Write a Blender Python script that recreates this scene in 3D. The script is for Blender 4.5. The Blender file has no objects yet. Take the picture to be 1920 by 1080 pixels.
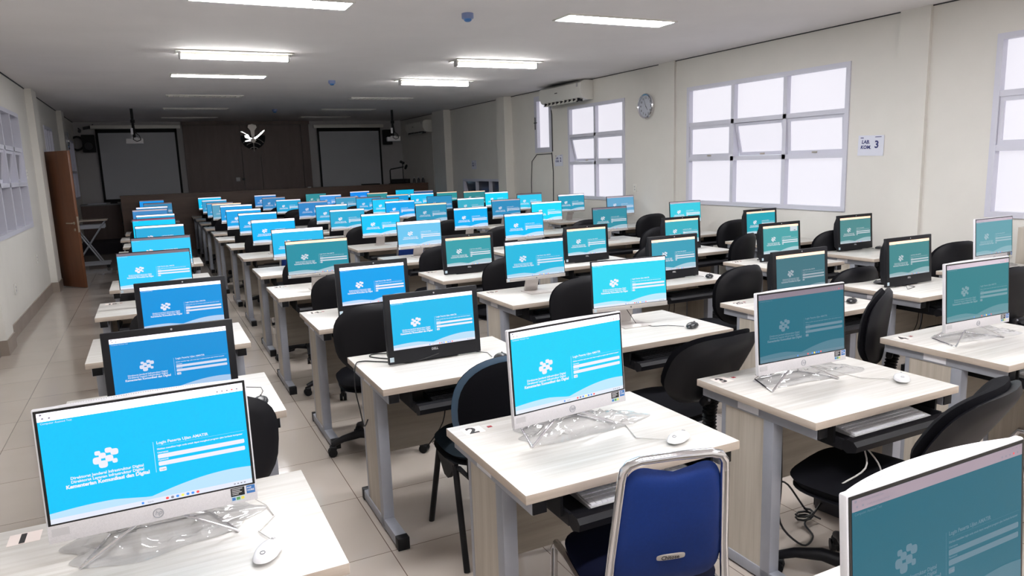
import bpy, bmesh, math, random
from mathutils import Vector, Matrix, Euler
R = math.radians
random.seed(7)
C = bpy.context.scene.collection
SC = bpy.context.scene

# ------------------------------------------------------------------ camera
def cam_axes(yaw, pitch, roll):
    cy, sy, cp, sp = math.cos(yaw), math.sin(yaw), math.cos(pitch), math.sin(pitch)
    fw = Vector((sy*cp, cy*cp, sp)); r = Vector((cy, -sy, 0)); u = r.cross(fw)
    c, s = math.cos(roll), math.sin(roll)
    return c*r + s*u, -s*r + c*u, fw
CAM_Z = 1.68
cr, cu, cf = cam_axes(R(26.123), R(-9.812), R(-1.93))
cam = bpy.data.objects.new('camera', bpy.data.cameras.new('camera')); C.objects.link(cam)
M = Matrix((cr, cu, -cf)).transposed().to_4x4(); M.translation = (0, 0, CAM_Z)
cam.matrix_world = M
cam.data.sensor_width = 36; cam.data.lens = 36*1354.0/1920; cam.data.clip_start = .05; cam.data.clip_end = 200
SC.camera = cam

EXPO = 0.0
SC.view_settings.view_transform = 'Standard'; SC.view_settings.look = 'None'
SC.view_settings.exposure = EXPO; SC.view_settings.gamma = 1; SC.view_settings.use_curve_mapping = False
try:
    SC.cycles.use_denoising = True; SC.cycles.max_bounces = 8; SC.cycles.diffuse_bounces = 5
    SC.cycles.transparent_max_bounces = 12; SC.cycles.sample_clamp_indirect = 6
except Exception: pass

# ------------------------------------------------------------------ materials
def lin(c):
    o = []
    for v in c:
        v = v/255.0
        o.append(v/12.92 if v <= .04045 else ((v+.055)/1.055)**2.4)
    return tuple(o)
def new_mat(name):
    m = bpy.data.materials.new(name); m.use_nodes = True
    nt = m.node_tree; b = nt.nodes['Principled BSDF']
    return m, nt, b
def pbr(name, rgb, rough=.5, metal=0, spec=.5, noise=0, nscale=8, bump=0, bscale=200, coat=0):
    m, nt, b = new_mat(name)
    b.inputs['Roughness'].default_value = rough; b.inputs['Metallic'].default_value = metal
    b.inputs['Specular IOR Level'].default_value = spec
    if coat: b.inputs['Coat Weight'].default_value = coat
    c = lin(rgb)
    if noise:
        tc = nt.nodes.new('ShaderNodeTexCoord'); n = nt.nodes.new('ShaderNodeTexNoise'); n.inputs['Scale'].default_value = nscale
        n.inputs['Detail'].default_value = 4
        r = nt.nodes.new('ShaderNodeValToRGB')
        r.color_ramp.elements[0].position = .3; r.color_ramp.elements[1].position = .7
        r.color_ramp.elements[0].color = (*[v*(1-noise) for v in c], 1); r.color_ramp.elements[1].color = (*[min(1, v*(1+noise)) for v in c], 1)
        nt.links.new(tc.outputs['Object'], n.inputs['Vector']); nt.links.new(n.outputs['Fac'], r.inputs['Fac']); nt.links.new(r.outputs['Color'], b.inputs['Base Color'])
    else: b.inputs['Base Color'].default_value = (*c, 1)
    if bump:
        tc = nt.nodes.new('ShaderNodeTexCoord'); n = nt.nodes.new('ShaderNodeTexNoise'); n.inputs['Scale'].default_value = bscale
        bp = nt.nodes.new('ShaderNodeBump'); bp.inputs['Strength'].default_value = bump; bp.inputs['Distance'].default_value = .002
        nt.links.new(tc.outputs['Object'], n.inputs['Vector']); nt.links.new(n.outputs['Fac'], bp.inputs['Height']); nt.links.new(bp.outputs['Normal'], b.inputs['Normal'])
    return m
def emit(name, rgb, strength):
    m, nt, b = new_mat(name)
    b.inputs['Base Color'].default_value = (*lin(rgb), 1); b.inputs['Roughness'].default_value = .4
    b.inputs['Emission Color'].default_value = (*lin(rgb), 1); b.inputs['Emission Strength'].default_value = strength
    return m
def wood(name, light, dark, scale, rough=.4, spec=.5, thr=(.35, .75)):
    """streaky laminate: scale is per axis, small along the grain"""
    m, nt, b = new_mat(name)
    tc = nt.nodes.new('ShaderNodeTexCoord'); mp = nt.nodes.new('ShaderNodeMapping'); oi = nt.nodes.new('ShaderNodeObjectInfo')
    mul = nt.nodes.new('ShaderNodeVectorMath'); mul.operation = 'SCALE'; mul.inputs[0].default_value = (7, 5, 9)
    nt.links.new(oi.outputs['Random'], mul.inputs['Scale'])
    mp.inputs['Scale'].default_value = scale
    add = nt.nodes.new('ShaderNodeVectorMath'); nt.links.new(tc.outputs['Object'], mp.inputs['Vector'])
    nt.links.new(mp.outputs['Vector'], add.inputs[0]); nt.links.new(mul.outputs['Vector'], add.inputs[1])
    n = nt.nodes.new('ShaderNodeTexNoise'); n.inputs['Scale'].default_value = 1; n.inputs['Detail'].default_value = 5; n.inputs['Roughness'].default_value = .62
    nt.links.new(add.outputs['Vector'], n.inputs['Vector'])
    r = nt.nodes.new('ShaderNodeValToRGB'); r.color_ramp.elements[0].position = thr[0]; r.color_ramp.elements[1].position = thr[1]
    r.color_ramp.elements[0].color = (*lin(light), 1); r.color_ramp.elements[1].color = (*lin(dark), 1)
    nt.links.new(n.outputs['Fac'], r.inputs['Fac']); nt.links.new(r.outputs['Color'], b.inputs['Base Color'])
    b.inputs['Roughness'].default_value = rough; b.inputs['Specular IOR Level'].default_value = spec
    return m

SCR = 1.0   # screen emission
def screen_mat(name, kind):
    """login page colours come from each screen's own object colour: what that panel shows"""
    m, nt, b = new_mat(name)
    oi = nt.nodes.new('ShaderNodeObjectInfo')
    b.inputs['Base Color'].default_value = (.01, .01, .012, 1); b.inputs['Roughness'].default_value = .3; b.inputs['Specular IOR Level'].default_value = .14
    b.inputs['Emission Strength'].default_value = SCR
    if kind == 'bg': nt.links.new(oi.outputs['Color'], b.inputs['Emission Color'])
    else:
        mx = nt.nodes.new('ShaderNodeMix'); mx.data_type = 'RGBA'
        mm = nt.nodes.new('ShaderNodeMath'); mm.operation = 'MULTIPLY'; mm.inputs[1].default_value = {'white': .95, 'wave': .62, 'task': .85}[kind]
        pw = nt.nodes.new('ShaderNodeMath'); pw.operation = 'POWER'; pw.inputs[1].default_value = 2.4
        nt.links.new(oi.outputs['Alpha'], pw.inputs[0]); nt.links.new(pw.outputs[0], mm.inputs[0]); nt.links.new(mm.outputs[0], mx.inputs['Factor'])
        nt.links.new(oi.outputs['Color'], mx.inputs['A']); mx.inputs['B'].default_value = (*lin((236, 246, 255) if kind == 'wave' else (250, 244, 252)), 1)
        nt.links.new(mx.outputs['Result'], b.inputs['Emission Color'])
    return m
S_BG = screen_mat('screen_page', 'bg'); S_WH = screen_mat('screen_white', 'white'); S_WV = screen_mat('screen_wave', 'wave'); S_TK = screen_mat('screen_taskbar', 'task')
def flat_em(name, rgb, s=1.0): return emit(name, rgb, s*SCR)
BARS = {'l': flat_em('browser_bar_light', (238, 230, 242)), 'p': flat_em('browser_bar_peach', (236, 200, 172)), 'g': flat_em('browser_bar_grey', (150, 140, 150)),
        'd': flat_em('browser_bar_dark', (92, 84, 94)), 'G': flat_em('browser_bar_dim_grey', (112, 102, 112)), 'r': flat_em('browser_bar_maroon', (112, 58, 82)), 't': flat_em('browser_bar_pale', (236, 226, 236))}
I_RED = flat_em('icon_red', (196, 60, 60)); I_YEL = flat_em('icon_yellow', (222, 180, 70)); I_BLU = flat_em('icon_blue', (50, 110, 190)); I_DRK = flat_em('icon_dark', (96, 96, 108))

def tiles():
    m, nt, b = new_mat('floor_tiles')
    tc = nt.nodes.new('ShaderNodeTexCoord'); mp = nt.nodes.new('ShaderNodeMapping'); mp.inputs['Location'].default_value = (-.19, -.515, 0)
    br = nt.nodes.new('ShaderNodeTexBrick'); br.offset = 0; br.inputs['Scale'].default_value = 1; br.inputs['Brick Width'].default_value = .6; br.inputs['Row Height'].default_value = .6
    br.inputs['Mortar Size'].default_value = .0022; br.inputs['Mortar Smooth'].default_value = .3
    br.inputs['Color1'].default_value = (*lin((184, 174, 165)), 1); br.inputs['Color2'].default_value = (*lin((178, 168, 159)), 1); br.inputs['Mortar'].default_value = (*lin((104, 88, 78)), 1)
    nt.links.new(tc.outputs['Object'], mp.inputs['Vector']); nt.links.new(mp.outputs['Vector'], br.inputs['Vector'])
    n = nt.nodes.new('ShaderNodeTexNoise'); n.inputs['Scale'].default_value = 3.5; n.inputs['Detail'].default_value = 6
    nt.links.new(tc.outputs['Object'], n.inputs['Vector'])
    mx = nt.nodes.new('ShaderNodeMix'); mx.data_type = 'RGBA'; mx.blend_type = 'MULTIPLY'; mx.inputs['Factor'].default_value = .35
    nt.links.new(br.outputs['Color'], mx.inputs['A']); nt.links.new(n.outputs['Color'], mx.inputs['B'])
    rr = nt.nodes.new('ShaderNodeValToRGB'); rr.color_ramp.elements[0].color = (.72, .7, .68, 1); rr.color_ramp.elements[1].color = (1, 1, 1, 1)
    nt.links.new(n.outputs['Fac'], rr.inputs['Fac']); nt.links.new(rr.outputs['Color'], mx.inputs['B'])
    nt.links.new(mx.outputs['Result'], b.inputs['Base Color'])
    b.inputs['Roughness'].default_value = .16; b.inputs['Specular IOR Level'].default_value = .65
    rg = nt.nodes.new('ShaderNodeMapRange'); rg.inputs['To Min'].default_value = .05; rg.inputs['To Max'].default_value = .15
    nt.links.new(n.outputs['Fac'], rg.inputs['Value']); nt.links.new(rg.outputs['Result'], b.inputs['Roughness'])
    return m

MT = dict(
    floor=tiles(),
    wall=pbr('wall_paint', (219, 216, 210), .7, noise=.02, nscale=3, bump=.15, bscale=90),
    ceil=pbr('ceiling_paint', (236, 232, 232), .8, noise=.025, nscale=1.5),
    base=pbr('skirting_tile', (150, 138, 128), .25, noise=.05, nscale=5),
    alu=pbr('window_aluminium', (206, 206, 218), .4, spec=.4),
    top=wood('desk_laminate', (214, 212, 208), (186, 181, 173), (1.6, 52, 8), .34),
    edge=wood('desk_edge_band', (190, 177, 164), (172, 158, 144), (6, 6, 60), .5),
    panel=wood('desk_panel_laminate', (190, 182, 170), (164, 154, 140), (30, 30, 1.4), .5),
    modesty=wood('modesty_panel_laminate', (176, 168, 156), (150, 141, 128), (1.4, 30, 22), .5),
    steel=pbr('silver_painted_steel', (158, 161, 170), .42, metal=.25, spec=.5, noise=.03, nscale=20),
    cap=pbr('black_plastic', (14, 14, 17), .5, spec=.3),
    blackp=pbr('black_chair_plastic', (15, 15, 20), .5, spec=.3),
    fabric=pbr('black_upholstery', (13, 13, 18), .85, noise=.25, nscale=300, bump=.3, bscale=900, spec=.12),
    teal=pbr('dark_teal_fabric', (13, 26, 34), .8, noise=.2, nscale=300, spec=.2),
    tealtrim=pbr('slate_blue_trim', (60, 84, 106), .45),
    blue=pbr('blue_vinyl', (9, 44, 112), .6, spec=.3, noise=.06, nscale=120, bump=.15, bscale=500),
    navy=pbr('navy_fabric', (9, 14, 38), .8, spec=.15, noise=.15, nscale=300),
    chrome=pbr('chrome', (226, 226, 230), .16, metal=1),
    silver=pbr('silver_plastic', (196, 190, 186), .35, metal=.35),
    whitep=pbr('white_plastic', (222, 221, 226), .35),
    chin=pbr('perforated_white_chin', (206, 203, 206), .5, noise=.06, nscale=420),
    dell=pbr('dark_monitor_plastic', (20, 20, 25), .5, spec=.3),
    black=pbr('black_bezel', (10, 10, 12), .3),
    key=pbr('black_keys', (24, 24, 28), .5), wkey=pbr('white_keys', (228, 228, 232), .4),
    wmouse=pbr('white_mouse_plastic', (232, 231, 234), .25), bmouse=pbr('black_mouse_plastic', (24, 24, 28), .3),
    wcable=pbr('white_cable', (206, 204, 200), .4), bcable=pbr('black_cable', (18, 18, 20), .5),
    red=pbr('red_ink', (150, 36, 44), .6), ink=pbr('black_ink', (28, 26, 28), .6), pink=pbr('faded_pink_paper', (234, 222, 216), .6),
    paper=pbr('white_paper', (216, 218, 230), .7), navyink=pbr('navy_ink', (44, 50, 110), .6),
    blues=pbr('blue_sticker', (52, 112, 178), .4), green=pbr('green_sticker', (86, 150, 86), .5), yellow=pbr('yellow_sticker', (226, 210, 90), .5), pale=pbr('pale_sticker', (190, 208, 218), .5), greyst=pbr('grey_sticker', (186, 184, 186), .5),
    door=wood('brown_door_veneer', (122, 78, 52), (104, 64, 42), (14, 14, 1.2), .38),
    dwood=wood('dark_wood_panel', (92, 72, 66), (78, 60, 56), (10, 10, 1.2), .45),
    bench=wood('bench_veneer', (104, 78, 64), (86, 64, 54), (1.2, 8, 14), .4),
    benchtop=pbr('grey_counter_top', (120, 120, 122), .35),
    wall_dimmed=pbr('far_wall_dimmed', (178, 176, 178), .7, noise=.02, nscale=3),  # white wall greyed: dimness of the far end put into its colour
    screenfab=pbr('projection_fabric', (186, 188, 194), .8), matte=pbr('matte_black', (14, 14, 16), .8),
    carpet=pbr('dark_stage_carpet', (44, 40, 46), .95, noise=.2, nscale=60),
    acw=pbr('cream_white_plastic', (226, 224, 218), .35), dark=pbr('dark_vent', (40, 40, 44), .6),
    brass=pbr('brass_lever', (196, 186, 170), .3, metal=.9),
    dial=pbr('clock_dial', (190, 194, 206), .35), louver=pbr('louvre_aluminium', (226, 226, 222), .3),
    bluep=pbr('pale_blue_plastic', (120, 136, 178), .3), gbox=pbr('charcoal_box', (48, 48, 54), .45), lbox=pbr('light_grey_panel', (160, 162, 168), .45),
)
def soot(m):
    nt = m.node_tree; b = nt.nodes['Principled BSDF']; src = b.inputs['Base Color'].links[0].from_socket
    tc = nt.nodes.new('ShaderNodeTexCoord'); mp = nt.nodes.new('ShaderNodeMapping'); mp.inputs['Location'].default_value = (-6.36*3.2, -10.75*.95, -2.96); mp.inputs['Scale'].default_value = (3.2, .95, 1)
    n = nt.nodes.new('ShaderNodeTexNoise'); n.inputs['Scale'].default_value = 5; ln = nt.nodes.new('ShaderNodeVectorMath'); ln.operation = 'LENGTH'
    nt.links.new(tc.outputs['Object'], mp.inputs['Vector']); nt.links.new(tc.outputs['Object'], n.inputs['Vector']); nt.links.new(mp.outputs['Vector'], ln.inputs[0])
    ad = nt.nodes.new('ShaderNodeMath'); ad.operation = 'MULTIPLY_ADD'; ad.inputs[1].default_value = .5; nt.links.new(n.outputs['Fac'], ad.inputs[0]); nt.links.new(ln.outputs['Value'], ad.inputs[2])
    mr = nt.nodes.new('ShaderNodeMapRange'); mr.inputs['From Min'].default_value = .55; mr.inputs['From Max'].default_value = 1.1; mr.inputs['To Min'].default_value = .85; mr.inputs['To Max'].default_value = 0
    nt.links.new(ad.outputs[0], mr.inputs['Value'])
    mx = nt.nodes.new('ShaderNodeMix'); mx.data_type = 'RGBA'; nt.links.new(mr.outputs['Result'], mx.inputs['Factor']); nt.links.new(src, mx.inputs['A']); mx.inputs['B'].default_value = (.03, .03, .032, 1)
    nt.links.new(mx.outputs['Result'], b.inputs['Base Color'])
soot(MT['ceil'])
LAMP_ON = emit('lit_lamp_diffuser', (252, 252, 255), 55.0)
TUBE_ON = emit('lit_fluorescent_tube', (255, 254, 250), 70.0)
PANE = emit('frosted_pane_daylight', (243, 240, 250), .86)
for m_ in (PANE,): m_.node_tree.nodes['Principled BSDF'].inputs['Base Color'].default_value = (.16, .16, .17, 1)
PANE_DIM = emit('frosted_pane_corridor', (128, 125, 134), .38)
PANE_DIM.node_tree.nodes['Principled BSDF'].inputs['Base Color'].default_value = (.02, .02, .022, 1)
PANE_DARK = pbr('dark_glass', (62, 64, 78), .15)
def film():
    m = bpy.data.materials.new('clear_plastic_film'); m.use_nodes = True; nt = m.node_tree
    nt.nodes.remove(nt.nodes['Principled BSDF']); out = nt.nodes['Material Output']
    t = nt.nodes.new('ShaderNodeBsdfTransparent'); t.inputs['Color'].default_value = (.93, .93, .93, 1)
    g = nt.nodes.new('ShaderNodeBsdfGlossy'); g.inputs['Roughness'].default_value = .1
    d = nt.nodes.new('ShaderNodeBsdfDiffuse'); d.inputs['Color'].default_value = (.9, .9, .91, 1)
    lw = nt.nodes.new('ShaderNodeLayerWeight'); lw.inputs['Blend'].default_value = .25
    m1 = nt.nodes.new('ShaderNodeMixShader'); m2 = nt.nodes.new('ShaderNodeMixShader'); m1.inputs['Fac'].default_value = .22
    nt.links.new(t.outputs[0], m1.inputs[1]); nt.links.new(d.outputs[0], m1.inputs[2])
    ad = nt.nodes.new('ShaderNodeMath'); ad.operation = 'ADD'; ad.inputs[1].default_value = .06
    nt.links.new(lw.outputs['Fresnel'], ad.inputs[0])
    nt.links.new(ad.outputs[0], m2.inputs['Fac']); nt.links.new(m1.outputs[0], m2.inputs[1]); nt.links.new(g.outputs[0], m2.inputs[2])
    nt.links.new(m2.outputs[0], out.inputs['Surface'])
    return m
FILM = film()

# ------------------------------------------------------------------ mesh helpers
class MB:
    def __init__(s): s.bm = bmesh.new()
    def _mi(s, verts, mi):
        fs = set()
        for v in verts: fs.update(v.link_faces)
        for f in fs: f.material_index = mi
    def box(s, x0, x1, y0, y1, z0, z1, mi=0, bev=0, seg=2, rot=None, piv=(0, 0, 0)):
        g = bmesh.ops.create_cube(s.bm, size=1); vs = g['verts']
        for v in vs: v.co = Vector((x0+(v.co.x+.5)*(x1-x0), y0+(v.co.y+.5)*(y1-y0), z0+(v.co.z+.5)*(z1-z0)))
        s._mi(vs, mi)
        if bev:
            es = list({e for v in vs for e in v.link_edges})
            r = bmesh.ops.bevel(s.bm, geom=es, offset=bev, segments=seg, affect='EDGES', profile=.5)
            vs = list({v for f in r['faces'] for v in f.verts} | {v for v in vs if v.is_valid})
            for v in vs:
                for f in v.link_faces: f.material_index = mi
        if rot is not None:
            p = Vector(piv)
            for v in set(vs): v.co = p + rot @ (v.co-p)
        return s
    def tube(s, pts, r, n=8, mi=0, cap=True, closed=False):
        pts = [Vector(p) for p in pts]; rings = []; N = len(pts); up = None
        for i, p in enumerate(pts):
            a = pts[i-1] if (i > 0 or closed) else p; b = pts[(i+1) % N] if (i < N-1 or closed) else p
            d = (b-a).normalized()
            if up is None:
                up = Vector((0, 0, 1)) if abs(d.z) < .9 else Vector((1, 0, 0))
            sd = d.cross(up).normalized(); up = sd.cross(d).normalized()
            rr = r[i] if isinstance(r, (list, tuple)) else r
            rings.append([s.bm.verts.new(p + sd*math.cos(2*math.pi*k/n)*rr + up*math.sin(2*math.pi*k/n)*rr) for k in range(n)])
        for i in range(N-1 if not closed else N):
            A, B = rings[i], rings[(i+1) % N]
            for k in range(n):
                f = s.bm.faces.new((A[k], A[(k+1) % n], B[(k+1) % n], B[k])); f.material_index = mi
        if cap and not closed:
            s.bm.faces.new(rings[0][::-1]).material_index = mi; s.bm.faces.new(rings[-1]).material_index = mi
        return s
    def lathe(s, prof, n=24, mi=0, M=None, a0=0, a1=2*math.pi):
        rings = []
        for r, z in prof:
            rings.append([s.bm.verts.new(Vector((r*math.cos(2*math.pi*k/n), r*math.sin(2*math.pi*k/n), z))) for k in range(n)])
        for A, B in zip(rings, rings[1:]):
            for k in range(n): s.bm.faces.new((A[k], A[(k+1) % n], B[(k+1) % n], B[k])).material_index = mi
        s.bm.faces.new(rings[0][::-1]).material_index = mi; s.bm.faces.new(rings[-1]).material_index = mi
        if M is not None:
            for q in rings:
                for v in q: v.co = M @ v.co
        return s
    def prism(s, pts, f0, f1, mi=0):
        """pts: 2-D outline, f0/f1: functions (a,b)->Vector of the two sides"""
        A = [s.bm.verts.new(f0(a, b)) for a, b in pts]; B = [s.bm.verts.new(f1(a, b)) for a, b in pts]; n = len(pts)
        s.bm.faces.new(A).material_index = mi; s.bm.faces.new(B[::-1]).material_index = mi
        for k in range(n): s.bm.faces.new((A[k], B[k], B[(k+1) % n], A[(k+1) % n])).material_index = mi
        return s
    def poly(s, pts, mi=0):
        s.bm.faces.new([s.bm.verts.new(Vector(p)) for p in pts]).material_index = mi; return s
    def pad(s, w, h, t, fn, n=2.6, rings=7, seg=36, mi=0, power=4, outline=None):
        """a cushion: superellipse outline w x h, thickness t; fn(u, v, d) -> Vector"""
        front, back = [], []
        for i in range(rings+1):
            q = (i/rings)**.7; row_f, row_b = [], []
            for k in range(seg):
                a = 2*math.pi*k/seg; ca, sa = math.cos(a), math.sin(a)
                u = math.copysign(abs(ca)**(2/n), ca)*w/2*q; v = math.copysign(abs(sa)**(2/n), sa)*h/2*q
                if outline: u, v = outline(u, v)
                d = t/2*max(0, 1-q**power)**.5
                if i == 0 and k > 0: row_f.append(row_f[0]); row_b.append(row_b[0]); continue
                row_f.append(s.bm.verts.new(fn(u, v, d)))
                row_b.append(row_f[-1] if i == rings else s.bm.verts.new(fn(u, v, -d)))
            front.append(row_f); back.append(row_b)
        for rows, fl in ((front, 0), (back, 1)):
            for i in range(rings):
                for k in range(seg):
                    q = [rows[i][k], rows[i+1][k], rows[i+1][(k+1) % seg], rows[i][(k+1) % seg]]
                    u_ = []
                    for v in q:
                        if v not in u_: u_.append(v)
                    if len(u_) < 3: continue
                    if fl: u_ = u_[::-1]
                    try: s.bm.faces.new(u_).material_index = mi
                    except ValueError: pass
        return s
    def text(s, body, size, fn, mi=0, align='LEFT', bold=0, depth=0, shear=0):
        """lettering as mesh: fn(x, y) -> Vector of a glyph point"""
        cu_ = bpy.data.curves.new('lettering', 'FONT'); cu_.body = body; cu_.size = size; cu_.align_x = align; cu_.resolution_u = 2
        cu_.offset = bold; cu_.shear = shear
        ob = bpy.data.objects.new('lettering', cu_); C.objects.link(ob)
        dg = bpy.context.evaluated_depsgraph_get(); me = ob.evaluated_get(dg).to_mesh()
        vs = [s.bm.verts.new(fn(v.co.x, v.co.y)) for v in me.vertices]
        for p in me.polygons:
            try: s.bm.faces.new([vs[i] for i in p.vertices]).material_index = mi
            except ValueError: pass
        ob.evaluated_get(dg).to_mesh_clear(); bpy.data.objects.remove(ob); bpy.data.curves.remove(cu_)
        return s
    def build(s, name, mats, parent=None, smooth=True, fix=True, angle=38):
        if fix: bmesh.ops.recalc_face_normals(s.bm, faces=s.bm.faces[:])
        me = bpy.data.meshes.new(name); s.bm.to_mesh(me); s.bm.free()
        for m in (mats if isinstance(mats, (list, tuple)) else [mats]): me.materials.append(m)
        if smooth:
            me.polygons.foreach_set('use_smooth', [True]*len(me.polygons)); me.set_sharp_from_angle(angle=R(angle))
        ob = bpy.data.objects.new(name, me); C.objects.link(ob)
        if parent: ob.parent = parent
        return ob
def tag(o, label=None, cat=None, group=None, kind=None):
    if label: o['label'] = label
    if cat: o['category'] = cat
    if group: o['group'] = group
    if kind: o['kind'] = kind
    return o
def thing(name, loc=(0, 0, 0), rz=0):
    o = bpy.data.objects.new(name, None); C.objects.link(o); o.location = loc; o.rotation_euler = (0, 0, rz); o.empty_display_size = .1
    return o
KIDS = {}
def copy_tree(o, parent=None):
    c = o.copy(); C.objects.link(c)
    if parent: c.parent = parent
    for ch in KIDS.setdefault(o.name, [k for k in o.children]): copy_tree(ch, c)
    return c
def struct(mb, name, mats, **k):
    return tag(mb.build(name, mats, **k), kind='structure')
USED = {}
def take(proto):
    """a copy of the master and its parts; the masters themselves are removed at the end"""
    USED[proto.name] = proto
    return copy_tree(proto)

# ------------------------------------------------------------------ the room
XL, XR, Y0, Y1, ZC = -1.47, 6.5, -2.6, 20.0, 2.96
struct(MB().box(XL-.3, XR+.3, Y0-.2, Y1+.2, -.1, 0), 'floor', MT['floor'], smooth=False)
struct(MB().box(XL-.3, XR+.3, Y0-.2, Y1+.2, ZC, ZC+.1), 'ceiling', MT['ceil'], smooth=False)
def wall_with_holes(name, x0, x1, holes):
    """wall slab between x0 and x1 along Y with rectangular openings (y0, y1, z0, z1)"""
    mb = MB(); ys = sorted({Y0, Y1, *[h[0] for h in holes], *[h[1] for h in holes]})
    for a, b in zip(ys, ys[1:]):
        cut = sorted((h[2], h[3]) for h in holes if h[0] < (a+b)/2 < h[1]); z = 0
        for c, d in cut:
            if c > z: mb.box(x0, x1, a, b, z, c)
            z = d
        if z < ZC: mb.box(x0, x1, a, b, z, ZC)
    return struct(mb, name, MT['wall'], smooth=False)
RW = [(1.25, 3.83, 1.08, 2.61), (5.26, 7.78, 1.06, 2.585), (9.2, 10.86, 1.05, 2.585), (11.42, 12.05, 1.85, 2.86), (13.42, 15.62, .55, 1.36)]
LW = [(8.95, 11.6, 1.05, 2.53), (13.35, 14.15, 0, 2.1), (14.3, 15.4, 1.2, 2.55), (17.75, 19.5, 1.2, 2.5)]
wall_with_holes('wall_right', XR, XR+.2, RW)
wall_with_holes('wall_left', XL-.2, XL, LW)
struct(MB().box(XL-.3, XR+.3, Y1, Y1+.2, 0, ZC), 'wall_back', MT['wall_dimmed'], smooth=False)
struct(MB().box(XL-.3, XR+.3, Y0-.2, Y0, 0, ZC), 'wall_rear', MT['wall'], smooth=False)
for nm, a in (('pillar_right', (XR-.17, XR+.05, 13.0, 13.36)), ('pillar_right', (XR-.17, XR+.05, 16.25, 17.0)), ('pillar_right', (XR-.035, XR+.05, 4.42, 4.72)), ('pillar_right', (XR-.03, XR+.05, 8.02, 8.36)),
              ('pillar_left', (XL-.05, XL+.09, 12.6, 13.1)), ('pillar_left', (XL-.05, XL+.09, 16.6, 17.1)), ('pillar_left', (XL-.05, XL+.07, 8.3, 8.72))):
    struct(MB().box(*a, 0, ZC), nm, MT['wall'], smooth=False)
mb = MB()
mb.box(XL, XL+.012, Y0, 8.29, 0, .15).box(XL, XL+.012, 8.73, 12.59, 0, .15).box(XL+.07, XL+.082, 8.288, 8.732, 0, .15).box(XL, XL+.07, 8.288, 8.3, 0, .15)
mb.box(XL, XL+.102, 12.588, 12.6, 0, .15).box(XL+.09, XL+.102, 12.6, 13.1, 0, .15)
mb.box(XL, XL+.012, 14.2, 16.59, 0, .15)
struct(mb, 'baseboard_left', MT['base'], smooth=False)
struct(MB().box(XR-.012, XR, Y0, 4.41, 0, .15).box(XR-.012, XR, 4.73, 8.0, 0, .15).box(XR-.012, XR, 8.37, 12.99, 0, .15), 'baseboard_right', MT['base'], smooth=False)

struct(MB().box(XR-.012, XR, Y0, Y1, ZC-.01, ZC).box(XL, XL+.012, Y0, Y1, ZC-.01, ZC), 'shadow_gap_strip', MT['dark'], smooth=False)  # dark strips painted in for the shadow gap where walls meet ceiling
WN = [0]
def window(side, y0, y1, z0, z1, cols, zs, pane, opened=(), handles=True, fw=.05, dp=0):
    """aluminium window: an outer frame with mullions, one pane mesh, and top-hung sashes in the middle row"""
    WN[0] += 1; nm = 'window_%d' % WN[0]
    sx = 1 if side == 'R' else -1; X = XR if side == 'R' else XL
    def bx(mb, d0, d1, a, b, c, d, **k):
        p, q = sorted((X+sx*d0, X+sx*d1)); return mb.box(p, q, a, b, c, d, **k)
    f = MB()
    for a, b, c, d in ((y0, y1, z1-fw, z1), (y0, y1, z0, z0+fw), (y0, y0+fw, z0+fw, z1-fw), (y1-fw, y1, z0+fw, z1-fw)): bx(f, -.015, .09+dp, a, b, c, d)
    ys = [y0+fw/2+(y1-y0-fw)*k/cols for k in range(cols+1)]
    for y in ys[1:-1]: bx(f, -.01, .085+dp, y-.026, y+.026, z0+fw, z1-fw)
    for z in zs[1:-1]: bx(f, -.01, .085+dp, y0+fw, y1-fw, z-.026, z+.026)
    root = struct(f, nm, MT['alu'], smooth=False)
    p = MB()
    for k in range(cols):
        for r in range(len(zs)-1):
            a, b = ys[k]+.02, ys[k+1]-.02; c, d = zs[r]+.02, zs[r+1]-.02
            if (k, r) in opened:
                # a top-hung sash pushed outward
                s = MB(); w = .035; ang = R(opened[(k, r)])
                Rm = Matrix.Rotation(-sx*ang, 3, 'Y'); pv = (X+sx*.03, 0, d-.006)
                for q in ((a+.01, b-.01, d-.04, d-.006), (a+.01, b-.01, c+.006, c+.045), (a+.01, a+.045, c+.045, d-.04), (b-.045, b-.01, c+.045, d-.04)):
                    x0, x1 = sorted((X+sx*.005, X+sx*.05)); s.box(x0, x1, *q, rot=Rm, piv=pv)
                x0, x1 = sorted((X+sx*.022, X+sx*.028)); s.box(x0, x1, a+.04, b-.04, c+.04, d-.035, mi=1, rot=Rm, piv=pv)
                x0, x1 = sorted((X-sx*.012, X+sx*.004)); s.box(x0, x1, (a+b)/2-.03, (a+b)/2+.03, c+.015, c+.03, mi=2, rot=Rm, piv=pv)
                tag(s.build('sash', [MT['alu'], pane, MT['brass']], root, smooth=False))
            elif len(zs) == 4 and r == 1 and handles:
                s = MB()
                for q in ((a+.008, b-.008, d-.042, d-.006), (a+.008, b-.008, c+.006, c+.045), (a+.008, a+.042, c+.045, d-.042), (b-.042, b-.008, c+.045, d-.042)): bx(s, .0, .05, *q)
                bx(s, .022, .028, a+.035, b-.035, c+.035, d-.035, mi=1)
                bx(s, -.014, .002, (a+b)/2-.03, (a+b)/2+.03, c+.015, c+.03, mi=2)
                s.build('sash', [MT['alu'], pane, MT['brass']], root, smooth=False)
            else: bx(p, .05+dp, .056+dp, a, b, c, d)
    if len(p.bm.verts): p.build('pane', pane, root, smooth=False)
    return root
def thirds(z0, z1): return [z0, z0+(z1-z0)*.385, z0+(z1-z0)*.68, z1]
window('R', *RW[0], 3, thirds(1.08, 2.61), PANE)
window('R', *RW[1], 3, thirds(1.06, 2.585), PANE, {(1, 1): 13, (0, 1): 3})
window('R', *RW[2], 2, thirds(1.05, 2.585), PANE, {(1, 1): 14})
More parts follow.
